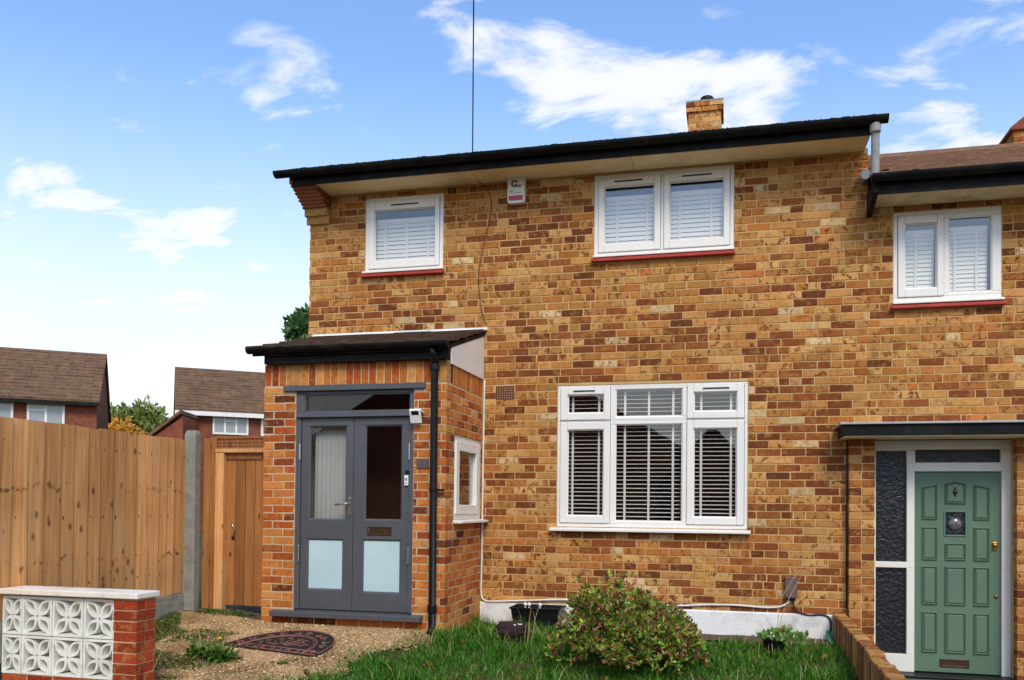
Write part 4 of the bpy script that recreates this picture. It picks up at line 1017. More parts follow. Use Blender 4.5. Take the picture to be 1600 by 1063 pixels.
cb = MB().tube(smooth_path([(-2.485, -.010, 2.53), (-2.490, -.012, 1.6), (-2.494, -.012, .6), (-2.497, -.012, .35), (-2.47, -.016, .262), (-2.38, -.026, .246), (-2.1, -.026, .262), (-1.6, -.02, .290), (-1.1, -.022, .284), (-.55, -.022, .272), (-.2, -.016, .292), (.05, -.014, .297), (.30, -.016, .286), (.44, -.018, .294), (.52, -.024, .330), (.548, -.028, .366)]), .0095, 8)
tag(cb.build('cable', 'cable_white', smooth=True), 'white cable running down the porch corner and along above the white plinth', 'cable')
cb = MB().tube(smooth_path([(.572, -.028, .364), (.582, -.03, .31), (.615, -.024, .262), (.71, -.020, .229), (.83, -.022, .236), (.895, -.028, .215), (.912, -.03, .14), (.90, -.03, .02)]), .0085, 8)
tag(cb.build('cable', 'cable_black', smooth=True), 'short black cable curving from the brown meter box down to the dividing wall', 'cable')
cb = MB().tube(smooth_path([(-2.56, -.10, 4.588), (-2.53, -.012, 4.575), (-2.475, -.008, 4.518), (-2.432, -.008, 4.374), (-2.451, -.008, 4.195), (-2.517, -.008, 3.897), (-2.562, -.008, 3.632), (-2.531, -.008, 3.295), (-2.473, -.008, 3.10)]), .0035, 6)
tag(cb.build('cable', 'cable_black', smooth=True), 'thin black cable hanging down the bricks from the soffit to the porch roof', 'cable')
A_, B_ = Vector((-2.482, -.53, 4.74)), Vector((-1.315, -4.341, 3.939))
wp = [A_ + (Vector((-1.315, -4.341, 3.951 + .004)) - A_) * t - Vector((0, 0, .10 * t * (1 - t))) for t in np.linspace(0, 1, 12)]
dirv = (B_ - A_)
# the overhead wire rises towards the street
W0 = A_; W1 = Vector((-1.28, -4.30, 4.42)) 
cb = MB().tube([A_ + Vector((0, 0, -.05)) + Vector((0.30 * t * 3.6, -3.6 * t, 3.7 * t - .25 * t * (1 - t))) for t in np.linspace(0, 1, 10)], .006, 6)
WIRE = cb
tag(cb.build('overhead_wire', 'cable_black', smooth=True), 'thin black telephone wire rising from the gutter into the sky', 'wire')
cb = MB().tube([(1.052, -.006, 1.9), (1.050, -.006, 1.2), (1.053, -.006, .30)], .006, 6)
tag(cb.build('cable', 'cable_black', smooth=True), 'black cable running straight down beside the brick pier left of the green door', 'cable')
# on the porch
lt = thing('wall_light', 'small white angled outdoor light at the top corner of the grey door frame', 'light', (-2.775, YP, 2.0))
m = MB().prism([(YP - .002, 2.085), (YP - .085, 2.10), (YP - .10, 2.085), (YP - .055, 1.97), (YP - .045, 1.97), (YP - .082, 2.072), (YP - .002, 2.06)], -2.835, -2.725); m.build('casing', 'white_plastic', lt, bevel=.004)
MB().prism([(YP - .0965, 2.0775), (YP - .0838, 2.045), (YP - .0865, 2.0435), (YP - .0992, 2.076)], -2.815, -2.745).build('solar_panel', 'black_plastic', lt)
db = thing('doorbell', 'small white doorbell on the right of the grey door frame', 'doorbell', (-2.892, YP, 1.4))
yb = YD2 - .001
MB().prism(rounded(-2.911, -2.874, 1.405, 1.50, .006), yb - .022, yb, 'y').build('casing', 'white_plastic', db, bevel=.003)
m = MB(); arc_mark(m, -2.8925, 1.462, .006, .012, 0, 360, yb - .0245, yb - .0222); m.box(-2.902, -2.883, yb - .0245, yb - .0222, 1.428, 1.432); m.box(-2.902, -2.886, yb - .0245, yb - .0222, 1.420, 1.423); m.build('button_print', 'logo_black', db)
MB().box(-2.905, -2.866, yb - .02, yb, 1.515, 1.545).build('sensor', 'black_plastic', db, bevel=.003)
pl = thing('plaque', 'plain brown plaque on the porch bricks beside the downpipe', 'plaque', (-2.72, YP, 1.56))
MB().box(-2.79, -2.672, YP - .010, YP - .001, 1.562, 1.648).build('plate', 'plaque_brown', pl, bevel=.002); MB().lathe([(.006, 0), (.005, -.003)], -2.682, 1.62, 8, axis='y', base=YP - .010).build('screw', 'chrome', pl)

# ---------------------------------------------------------------- things on the ground
gxy = lambda x, y: gz(x, y) + .008
# half-round doormat
mt = thing('doormat', 'black half-round rubber doormat with copper scroll pattern on the gravel', 'doormat', (-3.7, -1.9, gxy(-3.7, -1.9)))
MC, MW, MD, MA = Vector((-3.73, -2.12)), .49, .63, R(-11)
def mat_pt(u, v):                                  # u along the straight edge, v towards the house
    x = u * math.cos(MA) - v * math.sin(MA); y = u * math.sin(MA) + v * math.cos(MA)
    return (MC.x + x, MC.y + y + .0)
def mat3(u, v, h=.016):
    x, y = mat_pt(u, v); return (x, y, gz(x, y) + .008 + h)
outl = [(-MW, 0), (MW, 0)] + [(MW * math.cos(t), MD * math.sin(t)) for t in np.linspace(.05, math.pi - .05, 26)]
m = MB(); n = len(outl); m.v = [mat3(u, v, .012) for u, v in outl] + [mat3(u, v, -.004) for u, v in outl]
cpt = len(m.v); m.v.append(mat3(0, MD * .42, .012))
m.f = [(i, (i + 1) % n, cpt) for i in range(n)] + [(i, n + i, n + (i + 1) % n, (i + 1) % n) for i in range(n)]
m.build('mat', 'rubber', mt)
m = MB()
def rib(pts, rad=.0065): m.tube([mat3(u, v, .0135) for u, v in pts], rad * .72, 5)
ell = lambda f, a0, a1, n=30: [(MW * f * math.cos(t), .03 * (f < 1) + (MD * f) * math.sin(t)) for t in np.linspace(a0, a1, n)]
rib(ell(.97, .04, math.pi - .04)); rib(ell(.70, .02, math.pi - .02)); rib(ell(.66, .03, math.pi - .03), .004)
rib([(-MW * .98, .012), (MW * .98, .012)]); rib([(-MW * .86, .098), (MW * .86, .098)])
def spiral(cu, cv, rad, a0, turn, sgn):
    return [(cu + rad * (1 - .8 * t) * math.cos(a0 + sgn * turn * t), cv + rad * (1 - .8 * t) * math.sin(a0 + sgn * turn * t)) for t in np.linspace(0, 1, 12)]
for i in range(11):
    t = .16 + (math.pi - .32) * i / 10; f = .83; c = (MW * f * math.cos(t), .02 + MD * f * math.sin(t))
    rib(spiral(c[0], c[1], .042, t, 5.4, 1 if i % 2 else -1), .0052); rib(spiral(c[0] + .03 * math.sin(t), c[1] - .03 * math.cos(t), .028, t + 2.5, 4.2, -1 if i % 2 else 1), .0045)
for i in range(9): rib(spiral(-.35 + i * .0875, .055, .034, i * .6, 5.2, 1 if i % 2 else -1), .005); 
for i in range(7):
    a = R(20 + i * 23.3); rib([(.05 * math.cos(a), .14 + .04 * math.sin(a)), (.14 * math.cos(a + .12), .14 + .15 * math.sin(a + .12)), (.21 * math.cos(a), .13 + .22 * math.sin(a))], .0055)
    rib(spiral(.225 * math.cos(a + .2), .13 + .23 * math.sin(a + .2), .032, a, 5, 1 if i % 2 else -1), .0048)
m.build('scroll_relief', 'copper_relief', mt, smooth=True)

# black trough
tx0, tx1, ty0, ty1 = -2.085, -1.60, -.40, -.07; tz = gz(-1.8, -.25) + .0
tr = thing('planter_trough', 'black plastic trough on the grass against the white plinth', 'planter', (-1.84, -.25, tz))
def taper(mb, x0, x1, y0, y1, z0, z1, k, t):
    o0 = [(x0 + k, y0 + k), (x1 - k, y0 + k), (x1 - k, y1 - k), (x0 + k, y1 - k)]; o1 = [(x0, y0), (x1, y0), (x1, y1), (x0, y1)]
    i1 = [(x0 + t, y0 + t), (x1 - t, y0 + t), (x1 - t, y1 - t), (x0 + t, y1 - t)]; i0 = [(x0 + k + t, y0 + k + t), (x1 - k - t, y0 + k + t), (x1 - k - t, y1 - k - t), (x0 + k + t, y1 - k - t)]
    vv = [(*p, z0) for p in o0] + [(*p, z1) for p in o1] + [(*p, z1) for p in i1] + [(*p, z0 + .01) for p in i0]
    ff = [(0, 3, 2, 1), (12, 13, 14, 15)]
    for a in range(3):
        for q in range(4): ff.append((a * 4 + q, a * 4 + (q + 1) % 4, a * 4 + 4 + (q + 1) % 4, a * 4 + 4 + q))
    return mb.add(vv, ff)
taper(MB(), tx0, tx1, ty0, ty1, tz, tz + .235, .035, .006).build('trough', 'black_plastic', tr, bevel=.004)
fm = slab(MB(), tx0 - .012, tx1 + .012, ty0 - .012, ty1 + .012, [(tx0 + .006, tx1 - .006, ty0 + .006, ty1 - .006)], 0, 1)
fm.v = [(a, c, tz + .223 + b * .016) for a, b, c in fm.v]; fm.build('rim', 'black_plastic', tr, bevel=.003)
MB().box(tx0 + .03, tx1 - .03, ty0 + .03, ty1 - .03, tz + .12, tz + .13).build('compost', 'soil', tr)
for x, hh in ((-1.985, .05), (-1.945, .045), (-1.835, .055)):
    m = MB().tube([(x, -.20, tz + .13), (x + .004, -.20, tz + .235)], .006, 6).lathe([(.002, .0), (.016, .006), (.02, .02), (.013, .034), (.003, .04)], x + .004, -.20, 10, base=tz + .23)
    tag(m.build('solar_light_stake', 'white_plastic', smooth=True), {-1.985: 'white topped stake nearest the left end of the black trough', -1.945: 'white topped stake second from the left end of the black trough', -1.835: 'white topped stake near the middle of the black trough'}[x], 'stake', 'white stakes in the black trough')
# hose end
hs = MB().tube(smooth_path([(.885, -.06, .09), (.888, -.10, .05), (.898, -.20, .02), (.912, -.34, .0), (.925, -.46, -.02)]), .022, 10)
ho = thing('garden_hose', 'short green hose end lying at the foot of the dividing wall', 'hose', (.9, -.25, 0)); hs.build('hose', 'hose_green', ho, smooth=True)
MB().tube([(.925, -.46, -.02), (.932, -.52, -.03)], .024, 10).build('hose_connector', 'black_plastic', ho, smooth=False)

# ---------------------------------------------------------------- plants
def blades(n, place, hmin, hmax, pal, w=.0045, lean=.55, seed=1, segs=3):
    g = np.random.default_rng(seed); V = []; F = []; T = []
    xy = np.array([place(g) for _ in range(n)])
    for x, y, k in xy:
        h = (hmin + (hmax - hmin) * g.random() ** 1.5) * k; a = g.random() * 6.283; ln = lean * h * (.35 + .9 * g.random()); ww = w * (.7 + .7 * g.random())
        dx, dy = math.cos(a), math.sin(a); sx, sy = -dy * ww, dx * ww; z = gz(x, y) - .01; b = len(V); c = pal[g.integers(len(pal))]; f = .8 + .45 * g.random()
        for i in range(segs):
            t = i / segs; o = ln * t * t; zz = z + h * (t - .18 * t * t * (ln / h)); q = 1 - .75 * t
            V.append((x + dx * o - sx * q, y + dy * o - sy * q, zz)); V.append((x + dx * o + sx * q, y + dy * o + sy * q, zz))
        V.append((x + dx * ln, y + dy * ln, z + h * (1 - .22 * (ln / h))))
        for i in range(segs - 1): F.append((b + 2 * i, b + 2 * i + 1, b + 2 * i + 3, b + 2 * i + 2))
        F.append((b + 2 * segs - 2, b + 2 * segs - 1, b + 2 * segs)); T += [(c[0] * f, c[1] * f, c[2] * f, 1)] * segs
    return V, F, T
GRASS = [S(66, 124, 24), S(52, 106, 18), S(88, 142, 32), S(42, 92, 16), S(112, 152, 44), S(58, 114, 22)]
def lawn_place(g):
    while True:
        y = -3.0 + 2.9 * g.random(); x = -3.15 + 4.08 * g.random()
        if x < edge_x(y) - .06 + .12 * g.random(): continue
        if y > -.12: continue
        if x > -1.0 and y > -.62 + .14 * g.random(): continue
        if -2.08 < x < -1.61 and y > -.39: continue
        tuft = mnoise.noise((x * 3.1, y * 3.1, 1.7)); fine = mnoise.noise((x * 9, y * 9, 4))
        if g.random() > .70 + .8 * tuft: continue
        k = .55 + .55 * max(-.4, tuft + .5 * fine) + (.45 if x < -1.6 else .1) * (y > -1.6) + (.1 if y > -.5 else 0)
        return x, y, max(.3, k)
V, F, T = blades(46000, lawn_place, .05, .15, GRASS, .0036, .75, 3)
mb = MB(); mb.v, mb.f = V, F; mb.build('grass', 'grass', kind='stuff', tones=T)
V, F, T = blades(700, lambda g: (lambda y: (edge_x(y) + g.normal() * .10 - .02, y, .8))(-3. + 1.9 * g.random()), .04, .12, GRASS, .004, .9, 12)
mb = MB(); mb.v, mb.f = V, F; mb.build('edge_grass', 'grass', kind='stuff', tones=T)
fl = []; gl_ = random.Random(77)
for _ in range(170):
    y = gl_.uniform(-3.0, -.2); x = gl_.uniform(edge_x(y) - .7, .9); fl.append(((x, y, gz(x, y) + (.03 if x > edge_x(y) else .012) + gl_.random() * .03), (gl_.gauss(0, 1), gl_.gauss(0, 1), .15)))
FALLEN = fl
V, F, T = blades(1100, lawn_place, .10, .24, [S(196, 186, 120), S(176, 160, 96), S(150, 158, 84), S(206, 194, 150)], .0026, .9, 8)
mb = MB(); mb.v, mb.f = V, F; mb.build('dry_grass', 'grass', kind='stuff', tones=T)
def mossy_place(g):
    while True:
        if g.random() < .6: y = -2.5 + 1.55 * g.random(); x = -5.22 + (.62 - .26 * (-1 - y)) * g.random() ** 1.2 * 1.15
        else: y = -2.95 + 1.3 * g.random(); x = -4.75 + .75 * g.random()
        if mnoise.noise((x * 2.6, y * 2.6, 9)) > -.08: return x, y, .9
V, F, T = blades(12000, mossy_place, .02, .07, [S(84, 112, 44), S(66, 96, 38), S(106, 126, 60), S(120, 120, 66)], .006, 1.2, 4, 2)
mb = MB(); mb.v, mb.f = V, F; mb.build('weeds', 'grass', kind='stuff', tones=T)

def leaf_cloud(name, parent, pts, pal, size, mat='leaf', seed=1, upright=.3, aspect=.42):
    """small folded leaves at given points (position, outward direction)"""
    g = np.random.default_rng(seed); V = []; F = []; T = []
    for p, d in pts:
        p = Vector(p); d = Vector(d).normalized() if Vector(d).length > 0 else Vector((0, 0, 1))
        ax = (d * .8 + Vector((g.normal(), g.normal(), g.normal())) * .55 + Vector((0, 0, upright))).normalized()
        sd_ = ax.cross(Vector((g.normal(), g.normal(), g.normal() + .2))).normalized(); nr = ax.cross(sd_)
        L_ = size * (.65 + .7 * g.random()); w = L_ * aspect; b = len(V)
        c = pal[g.integers(len(pal))]; f = .75 + .5 * g.random()
        V += [tuple(p), tuple(p + ax * L_ * .5 + sd_ * w / 2 + nr * w * .18), tuple(p + ax * L_), tuple(p + ax * L_ * .5 - sd_ * w / 2 + nr * w * .18)]
        F += [(b, b + 1, b + 2), (b, b + 2, b + 3)]; T += [(c[0] * f, c[1] * f, c[2] * f, 1)] * 2
    m = MB(); m.v, m.f = V, F
    return m.build(name, mat, parent, tones=T, kind=None)
lc = leaf_cloud('fallen_leaves', None, FALLEN, [S(150, 100, 56), S(120, 76, 44), S(176, 128, 66), S(98, 66, 42)], .045, seed=14, upright=0, aspect=.6); lc['kind'] = 'stuff'
# the azalea-like shrub
SX, SY = -.80, -1.72; SZ = gz(SX, SY)
sh = thing('shrub', 'rounded leafy shrub with green and reddish-brown leaves in front of the house', 'shrub', (SX, SY, SZ))
rs = random.Random(31); st = MB(); tips = []
def grow(p, d, L_, r0, lev):
    q = p; pts = [tuple(p)]
    for i in range(3):
        d = (d + Vector((rs.gauss(0, .16), rs.gauss(0, .16), rs.gauss(.03, .1)))).normalized(); q = q + d * L_ / 3; pts.append(tuple(q))
        if lev >= 1: tips.append((q, d, lev))
    st.tube(pts, r0, 5, r0 * .6, cap=False)
    if lev < 3:
        for _ in range(rs.randint(3, 4)):
            grow(q if _ < 2 else Vector(pts[2]), (d + Vector((rs.gauss(0, .55), rs.gauss(0, .55), rs.gauss(.12, .35)))).normalized(), L_ * .68, r0 * .58, lev + 1)
for k in range(11):
    a = k * 2.4; el_ = rs.uniform(.35, 1.3)
    grow(Vector((SX + rs.uniform(-.08, .08), SY + rs.uniform(-.08, .08), SZ)), Vector((math.cos(a) * math.cos(el_) * 1.1, math.sin(a) * math.cos(el_) * .8, math.sin(el_) * .85)), .27, .012, 0)
st.build('stem', 'bark', sh)
pts = []
def crown_h(x, y):
    u = ((x - SX) / .63) ** 2 + ((y - SY) / .5) ** 2
    return (.68 + .22 * mnoise.noise((x * 4.2, y * 4.2, 2)) + .12 * mnoise.noise((x * 9, y * 9, 5)) - .16 * (x - SX)) * max(0, 1 - u) ** .5
def in_shape(q):
    u = ((q.x - SX) / .60) ** 2 + ((q.y - SY) / .5) ** 2; hmax = crown_h(q.x, q.y)
    return u < 1.1 and q.z - SZ < hmax + .03
for q, d, lev in tips:
    if not in_shape(q): continue
    for _ in range(9 if lev == 3 else 4): pts.append((q + Vector((rs.gauss(0, .016), rs.gauss(0, .016), rs.gauss(0, .014))), d))
for _ in range(1250):                                                   # whorls at the surface of the crown
    a, u = rs.uniform(0, 6.283), math.sqrt(rs.random()); x, y = SX + .63 * u * math.cos(a), SY + .5 * u * math.sin(a)
    hm = crown_h(x, y)
    z = SZ + hm * (1.02 - .55 * rs.random() ** 1.5); nn_ = Vector((math.cos(a) * u, math.sin(a) * u, .75))
    if mnoise.noise((x * 7, y * 7, z * 7)) < -.12: continue
    for _k in range(6):
        b_ = _k * 1.05 + rs.random(); pts.append((Vector((x, y, z)), nn_ * .55 + Vector((math.cos(b_), math.sin(b_), .25)) * .9))
leaf_cloud('foliage', sh, pts, [S(128, 176, 40), S(92, 144, 32), S(150, 188, 54), S(66, 110, 26), S(168, 194, 74), S(100, 152, 36), S(132, 86, 52), S(182, 128, 92), S(120, 72, 50), S(196, 140, 108), S(146, 84, 58)], .043, seed=5)
# potted plant on the right
def pot(mb, x, y, z, r0, r1, h): return mb.lathe([(r0, 0), (r1, h), (r1 + .008, h), (r1 + .008, h + .012), (r1 - .006, h + .012), (r1 - .012, h - .01), (.004, h - .015)], x, y, 16, base=z)
px_, py_ = .36, -1.0; pz = gz(px_, py_) - .01
pp = thing('potted_plant', 'small green leafy plant in a dark pot with tall dead stems near the dividing wall', 'plant', (px_, py_, pz))
pot(MB(), px_, py_, pz, .075, .095, .13).build('pot', 'black_plastic', pp)
pts = []; g = random.Random(3)
for _ in range(130):
    a, u = g.uniform(0, 6.28), g.random() ** .5; pts.append(((px_ + .07 + .20 * u * math.cos(a), py_ + .13 * u * math.sin(a), pz + .13 + .10 * (1 - u) * g.random() + .03 * g.random()), (math.cos(a) * .6, math.sin(a) * .6, .7)))
leaf_cloud('leaves', pp, pts, [S(118, 160, 70), S(96, 142, 56), S(140, 172, 88)], .052, seed=9, aspect=.75)
m = MB()
for path in ([(px_ + .02, py_, pz + .1), (px_ + .03, py_ - .02, pz + .30), (px_ + .06, py_ + .02, pz + .48), (px_ + .20, py_ + .03, pz + .72), (px_ + .42, py_ + .0, pz + 1.02)], [(px_ + .03, py_ + .01, pz + .12), (px_ + .07, py_ + .02, pz + .36), (px_ + .19, py_ + .05, pz + .62), (px_ + .30, py_ + .02, pz + .80)],
             [(px_ + .03, py_, pz + .1), (px_ - .03, py_, pz + .25), (px_ - .08, py_ + .02, pz + .34)], [(px_ + .05, py_, pz + .12), (px_ + .14, py_ - .05, pz + .0 + .02), (px_ + .30, py_ - .16, pz - .0)], [(px_ + .06, py_, pz + .12), (px_ + .11, py_, pz + .24), (px_ + .17, py_ + .02, pz + .30)]):
    m.tube(smooth_path(path, 4), .0036, 5, .0014)
m.build('dead_stem', 'dry_stem', pp)
leaf_cloud('red_leaves', pp, [((px_ + .10, py_, pz + .25), (.4, 0, .2)), ((px_ + .085, py_, pz + .21), (-.4, 0, .2)), ((px_ + .16, py_, pz + .22), (.4, 0, -.2)), ((px_ + .07, py_, pz + .16), (.3, -.1, .1)), ((px_ + .12, py_ - .02, pz + .15), (.3, -.2, .3)), ((px_ + .10, py_, pz + .17), (-.3, -.2, .3))], [S(186, 66, 36), S(168, 84, 50)], .05, seed=2, aspect=.55)
# dark pot lying in the grass
bx_, by_ = -1.88, -1.12; bz = gz(bx_, by_)
bp = thing('plant_pot', 'dark brown root ball with dry stalks half hidden in the grass', 'plant pot', (bx_, by_, bz))
m = MB(); rb = random.Random(6); n1, n2 = 7, 14; m.v = []
for i in range(n1 + 1):
    for k in range(n2):
        t, a = i / n1, 2 * math.pi * k / n2; rr_ = (.155 * math.sin(math.pi * min(1, .12 + .62 * t) )) * rb.uniform(.9, 1.1) if i else .13
        m.v.append((bx_ + rr_ * math.cos(a), by_ + rr_ * .8 * math.sin(a), bz + .19 * t + rb.uniform(-.008, .008)))
m.f = [(i * n2 + k, i * n2 + (k + 1) % n2, (i + 1) * n2 + (k + 1) % n2, (i + 1) * n2 + k) for i in range(n1) for k in range(n2)] + [tuple(n1 * n2 + k for k in range(n2))]
simple('peat', S(46, 30, 24), .95, .3, 30, bump=1., bscale=60); m.build('root_ball', 'peat', bp)
m = MB()
for x, y, dx, dz in ((-.10, -.12, -.02, .15), (-.05, -.14, .04, .13), (.16, -.10, .03, .34), (.19, -.08, .08, .40), (.13, -.1, .02, .2)): m.tube([(bx_ + x, by_ + y, bz), (bx_ + x + dx * .4, by_ + y, bz + dz * .6), (bx_ + x + dx, by_ + y, bz + dz)], .0035, 5, .0015)
m.build('dry_stalk', 'dry_stem', bp)
m = MB().box(bx_ + .01, bx_ + .05, by_ - .09, by_ - .06, bz + .172, bz + .184).box(bx_ + .06, bx_ + .10, by_ - .07, by_ - .045, bz + .178, bz + .188); m.build('chipped_edge', 'white_plastic', bp, bevel=.003)
# weeds on the gravel
def weed(x, y, n, size, label, flower=0, stalks=(), seed=1):
    z = gz(x, y) + .005; t = thing('weed', label, 'weed', (x, y, z), 'weeds growing through the gravel'); g = random.Random(seed); pts = []
    V = []; F = []; T = []
    for _ in range(n):
        a, e_ = g.uniform(0, 6.28), g.uniform(.15, 1.2); L_ = size * g.uniform(.6, 1.1); d = Vector((math.cos(a) * math.cos(e_), math.sin(a) * math.cos(e_), math.sin(e_))); s_ = Vector((-math.sin(a), math.cos(a), 0)) * size * .075; p = Vector((x + g.gauss(0, size * .25), y + g.gauss(0, size * .2), z)); b = len(V)
        q1 = p + d * L_ * .55; q2 = p + d * L_ - Vector((0, 0, L_ * .25)); V += [tuple(p - s_ * .4), tuple(p + s_ * .4), tuple(q1 + s_), tuple(q1 - s_), tuple(q2)]; F += [(b, b + 1, b + 2, b + 3), (b + 3, b + 2, b + 4)]
        c = g.choice([S(88, 126, 44), S(70, 108, 38), S(112, 142, 60)]); T += [(*c, 1)] * 2
    m = MB(); m.v, m.f = V, F; m.build('leaves', 'leaf', t, tones=T)
    m = MB()
    for dx, dy, h in stalks: m.tube([(x + dx * .1, y, z), (x + dx * .6, y + dy * .5, z + h * .6), (x + dx, y + dy, z + h)], .0035, 5, .0016)
    if stalks: m.build('dry_stalk', 'dry_stem', t)
    if flower:
        m = MB(); m.tube([(x + .01, y, z), (x - .0, y - .01, z + size * .9)], .0025, 5); m.build('flower_stalk', 'tree_green', t)
        MB().lathe([(.003, 0), (.018, .004), (.02, .012), (.01, .017), (.002, .018)], x, y - .01, 12, base=z + size * .9).build('flower_head', 'dandelion', t)
simple('dandelion', S(236, 196, 30), .7, .1, 30)
weed(-3.98, -2.42, 150, .19, 'green tufted weed with a yellow flower in front of the doormat', 1, [(.05, 0, .22)], 1)
weed(-4.22, -2.30, 110, .17, 'dark green weed with pale dry stalks beside the red brick pier', 0, [(.09, 0, .26), (-.06, 0, .30), (.14, .02, .18), (.05, -.05, .14)], 2)
weed(-3.42, -2.42, 26, .07, 'tiny green weed alone in the gravel just past the doormat', 0, [], 3)
weed(-4.14, -3.14, 10, .09, 'sparse weed with long dry stalks at the foot of the red pier', 0, [(.10, 0, .32), (.16, .0, .30), (.04, 0, .20)], 4)
weed(-4.95, -1.10, 40, .06, 'low green weed at the foot of the gate post', 0, [], 5)

# ---------------------------------------------------------------- beyond the fence
FW = Vector((-math.sin(R(14.15)), math.cos(R(14.15)), 0)); RT = Vector((math.cos(R(14.15)), math.sin(R(14.15)), 0))
def far_house(label, P, ang, L_, D_, ze, zr, wins, chim=(), white_eave=False, group='houses beyond the fence', skew=0., zb=-1., cat='house'):
    """P: front eaves corner on the left; ang: direction of the ridge; the front faces -n"""
    u = Vector((math.cos(ang), math.sin(ang), 0)); n = Vector((-u.y, u.x, 0))
    t = thing('house', label, cat, (P[0], P[1], zb), group)
    def W(a, b, z): 
        q = Vector((P[0], P[1], 0)) + u * (a + skew * b) + n * b; return (q.x, q.y, z)
    m = MB()
    def bx(m, a0, a1, b0, b1, z0, z1): return m.add([W(a0, b0, z0), W(a1, b0, z0), W(a1, b1, z0), W(a0, b1, z0), W(a0, b0, z1), W(a1, b0, z1), W(a1, b1, z1), W(a0, b1, z1)], [(0, 3, 2, 1), (4, 5, 6, 7), (0, 1, 5, 4), (1, 2, 6, 5), (2, 3, 7, 6), (3, 0, 4, 7)])
    o = .35
    m.add([W(a, b, z) for a in (0, L_) for b, z in ((0, zb), (0, ze + .1), (D_ / 2, zr - .08), (D_, ze + .1), (D_, zb))], [(0, 1, 2, 3, 4), (9, 8, 7, 6, 5), (0, 5, 6, 1), (1, 6, 7, 2), (2, 7, 8, 3), (3, 8, 9, 4), (4, 9, 5, 0)])
    m.build('wall', 'far_red_brick', t)
    sl_ = (zr - ze) / (D_ / 2); m = MB(); e0 = .12
    zz = ze - sl_ * o
    m.add([W(a, b, z) for a in (-e0, L_ + e0) for b, z in ((-o, zz), (D_ / 2, zr), (D_ + o, zz), (D_ + o, zz + .14), (D_ / 2, zr + .14), (-o, zz + .14))], [(0, 1, 4, 5), (1, 2, 3, 4), (6, 11, 10, 7), (7, 10, 9, 8), (5, 4, 10, 11), (4, 3, 9, 10), (0, 6, 7, 1), (1, 7, 8, 2), (0, 5, 11, 6), (2, 8, 9, 3)])
    rf = m.build('roof', 'far_roof_tile', t)
    tb = MB(); rq = random.Random(5)
    K_ = 15
    for k in range(K_):
        f0, f1 = k / K_, (k + 1.1) / K_; b0, b1 = -o + (D_ / 2 + o) * f0, -o + (D_ / 2 + o) * min(1, f1); z0, z1 = zz + .15 + (zr - zz) * f0, zz + .15 + (zr - zz) * min(1, f1)
        a = -e0
        while a < L_ + e0 - .05:
            w = .5; d = rq.uniform(0, .02); tb.add([W(a, b0, z0 + d), W(min(L_ + e0, a + w), b0, z0 + d), W(min(L_ + e0, a + w), b0, z0 + .035 + d), W(a, b0, z0 + .035 + d), W(min(L_ + e0, a + w), b1, z1), W(a, b1, z1)], [(0, 1, 2, 3), (3, 2, 4, 5)]); a += w + .01
    tb.build('roof_tiles', 'far_roof_tile', rf, kind='stuff')
    if white_eave: bx(MB(), -e0, L_ + e0, -o - .06, -o + .0, zz - .10, zz + .10).build('gutter', 'white_paint', t)
    else: bx(MB(), -e0, L_ + e0, -o - .08, -o + .0, zz - .06, zz + .09).build('gutter', 'black_gutter', t)
    for (a0, z0, w, h, nl) in wins:
        f = MB(); bx(f, a0, a0 + w, -.05, .03, z0, z0 + .09); bx(f, a0, a0 + w, -.05, .03, z0 + h - .09, z0 + h)
        for i in range(nl + 1):
            c = a0 + (w - .09) * i / nl; bx(f, c, c + .09, -.052, .028, z0 + .0905, z0 + h - .0905)
        if nl > 1:
            c0 = a0 + .1 + (w - .09) * (1 if nl == 3 else 0) / nl; bx(f, c0, c0 + (w - .09) / nl - .1, -.051, .029, z0 + h * .62, z0 + h * .62 + .07)
        wn = f.build('window', 'white_upvc', t); bx(MB(), a0 + .05, a0 + w - .05, -.02, -.01, z0 + .05, z0 + h - .05).build('pane', 'far_pane', wn)
    for a in chim:
        c = bx(MB(), a, a + .8, D_ / 2 - .3, D_ / 2 + .3, zr - .4, zr + 1.0).build('chimney', 'far_red_brick', t)
        bx(MB(), a - .05, a + .85, D_ / 2 - .35, D_ / 2 + .35, zr + 1.0, zr + 1.12).build('chimney_top', 'concrete', c)
    return t
tmat = NT('far_pane'); tmat.col((.28, .31, .33)); tmat.rough(.06, .9); MAT['far_pane'] = tmat.m
def dirang(right, fwd): v = RT * right + FW * fwd; return math.atan2(v.y, v.x)
a1 = dirang(1, .40)
far_house('red brick house with a brown tiled roof at the left beyond the fence', (-29.6 - 4.0 * math.cos(a1), 21.05 - 4.0 * math.sin(a1)), a1, 7.75, 8.2, 5.62, 8.15, [(3.3, 4.5, 1.3, .95, 1), (5.1, 4.45, 1.42, .98, 2)], [1.6], skew=0.0)
a2 = dirang(1, .40)
far_house('red brick house with white eaves and a brown roof seen above the gate', (-24.95, 26.6), a2, 9.0, 8.0, 5.62, 8.0, [(1.55, 4.5, 1.62, .98, 3), (3.75, 4.5, 1.5, .98, 2)], [], True)
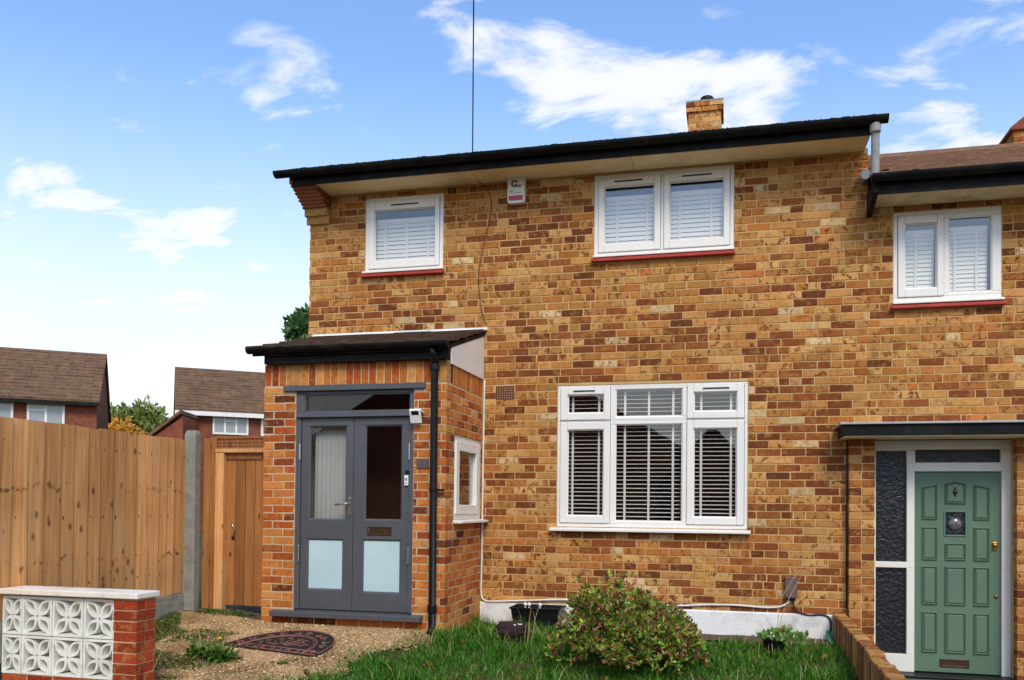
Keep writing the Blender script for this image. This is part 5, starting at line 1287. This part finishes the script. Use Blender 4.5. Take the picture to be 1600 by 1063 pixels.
# low garage between them
m = thing('garage', 'low brick outbuilding with a sloping roof in front of the far right house', 'garage', (-26, 25, 0))
gq = lambda px, py, d: CAMP + ((RT * ((px - 800) / 1357)) + FW) * d
A = gq(232, 0, 38); B = gq(284, 0, 38); g1_ = 4.65; g2_ = 5.15
MB().add([(A.x, A.y, -.5), (B.x, B.y, -.5), (B.x - 1.4, B.y + 4, -.5), (A.x - 1.4, A.y + 4, -.5), (A.x, A.y, 4.0), (B.x, B.y, g2_ - .1), (B.x - 1.4, B.y + 4, g2_ - .1), (A.x - 1.4, A.y + 4, 4.0)], [(0, 3, 2, 1), (0, 1, 5, 4), (1, 2, 6, 5), (2, 3, 7, 6), (3, 0, 4, 7), (4, 5, 6, 7)]).build('wall', 'far_red_brick', m)
MB().add([(A.x - .2, A.y - .2, 3.9), (B.x, B.y - .2, g2_), (B.x - 1.4, B.y + 4.2, g2_), (A.x - 1.6, A.y + 4.2, 3.9), (A.x - .2, A.y - .2, 4.05), (B.x, B.y - .2, g2_ + .15), (B.x - 1.4, B.y + 4.2, g2_ + .15), (A.x - 1.6, A.y + 4.2, 4.05)], [(0, 3, 2, 1), (0, 1, 5, 4), (1, 2, 6, 5), (2, 3, 7, 6), (3, 0, 4, 7), (4, 5, 6, 7)]).build('roof', 'far_roof_tile', m)
# houses over the road, behind the camera: they show in the window panes
far_house('gabled house across the road reflected in the downstairs window', (-2.0, -31.0), R(90), 9., 12.8, 3.4, 7.2, [], [], group='houses across the road', zb=-.5)
far_house('small gabled house across the road reflected at the right of the downstairs window', (1.2, -31.0), R(90), 9., 3.7, 2.05, 3.95, [], [], group='houses across the road', zb=-.5)
far_house('long house across the road facing the neighbour', (13.5, -24.0), R(180), 9., 8., 4.8, 7.4, [], [], group='houses across the road', zb=-.5)
# trees
def tree(x, y, h, rx, label, pal, size, n, seed, trunk=.25, zb=0., crown=.62):
    g = random.Random(seed); t = thing('tree', label, 'tree', (x, y, zb), 'trees beyond the fence')
    m = MB(); m.tube([(x, y, zb - .3), (x + .1, y, zb + h * .3), (x - .05, y + .1, zb + h * .62)], trunk, 8, trunk * .45)
    cl_ = []
    for k in range(16):
        a = g.uniform(0, 6.28); u = g.random() ** .5; z = zb + h * (1 - crown) + h * crown * g.random() ** .8; f = math.sin(math.pi * min(1, .2 + .75 * (z - zb - h * (1 - crown)) / (h * crown))); c = Vector((x + rx * u * f * math.cos(a), y + rx * u * f * math.sin(a), z)); cl_.append((c, g.uniform(.28, .42) * rx))
        m.tube([(x, y, zb + h * .35 + .2 * (z - zb - h * .35)), tuple(c.lerp(Vector((x, y, z)), .4) - Vector((0, 0, .1 * h * g.random()))), tuple(c)], trunk * .35, 5, trunk * .08, cap=False)
    m.build('trunk', 'bark', t)
    pts = []
    for _ in range(n):
        c, r_ = g.choice(cl_); d = Vector((g.gauss(0, 1), g.gauss(0, 1), g.gauss(0, .8))).normalized(); pts.append((c + d * r_ * (g.random() ** .4) * Vector((1, 1, .8)).length / 1.62, d))
    leaf_cloud('crown', t, pts, pal, size, seed=seed, aspect=.6)
GRN = [S(124, 140, 66), S(104, 122, 58), S(146, 156, 80), S(160, 164, 90)]
p = gq(206, 0, 58); tree(p.x, p.y, 7.4, 3.4, 'green tree between the two far houses', GRN, .38, 5200, 3, zb=-.5)
p = gq(246, 0, 60); tree(p.x, p.y, 6.5, 2.4, 'smaller green tree beside the gable of the far right house', GRN, .34, 2600, 5, zb=-.5)
p = gq(190, 0, 52); tree(p.x, p.y, 6.1, 2.2, 'orange autumn tree in front of the green tree', [S(226, 160, 40), S(206, 132, 40), S(190, 150, 60), S(236, 186, 70)], .3, 3200, 4, zb=-.5)
tree(-7.1, 5.2, 4.55, .72, 'green tree just showing past the corner of the brick house', [S(92, 128, 72), S(70, 104, 56), S(116, 146, 92)], .11, 9000, 7, trunk=.12, crown=.6)
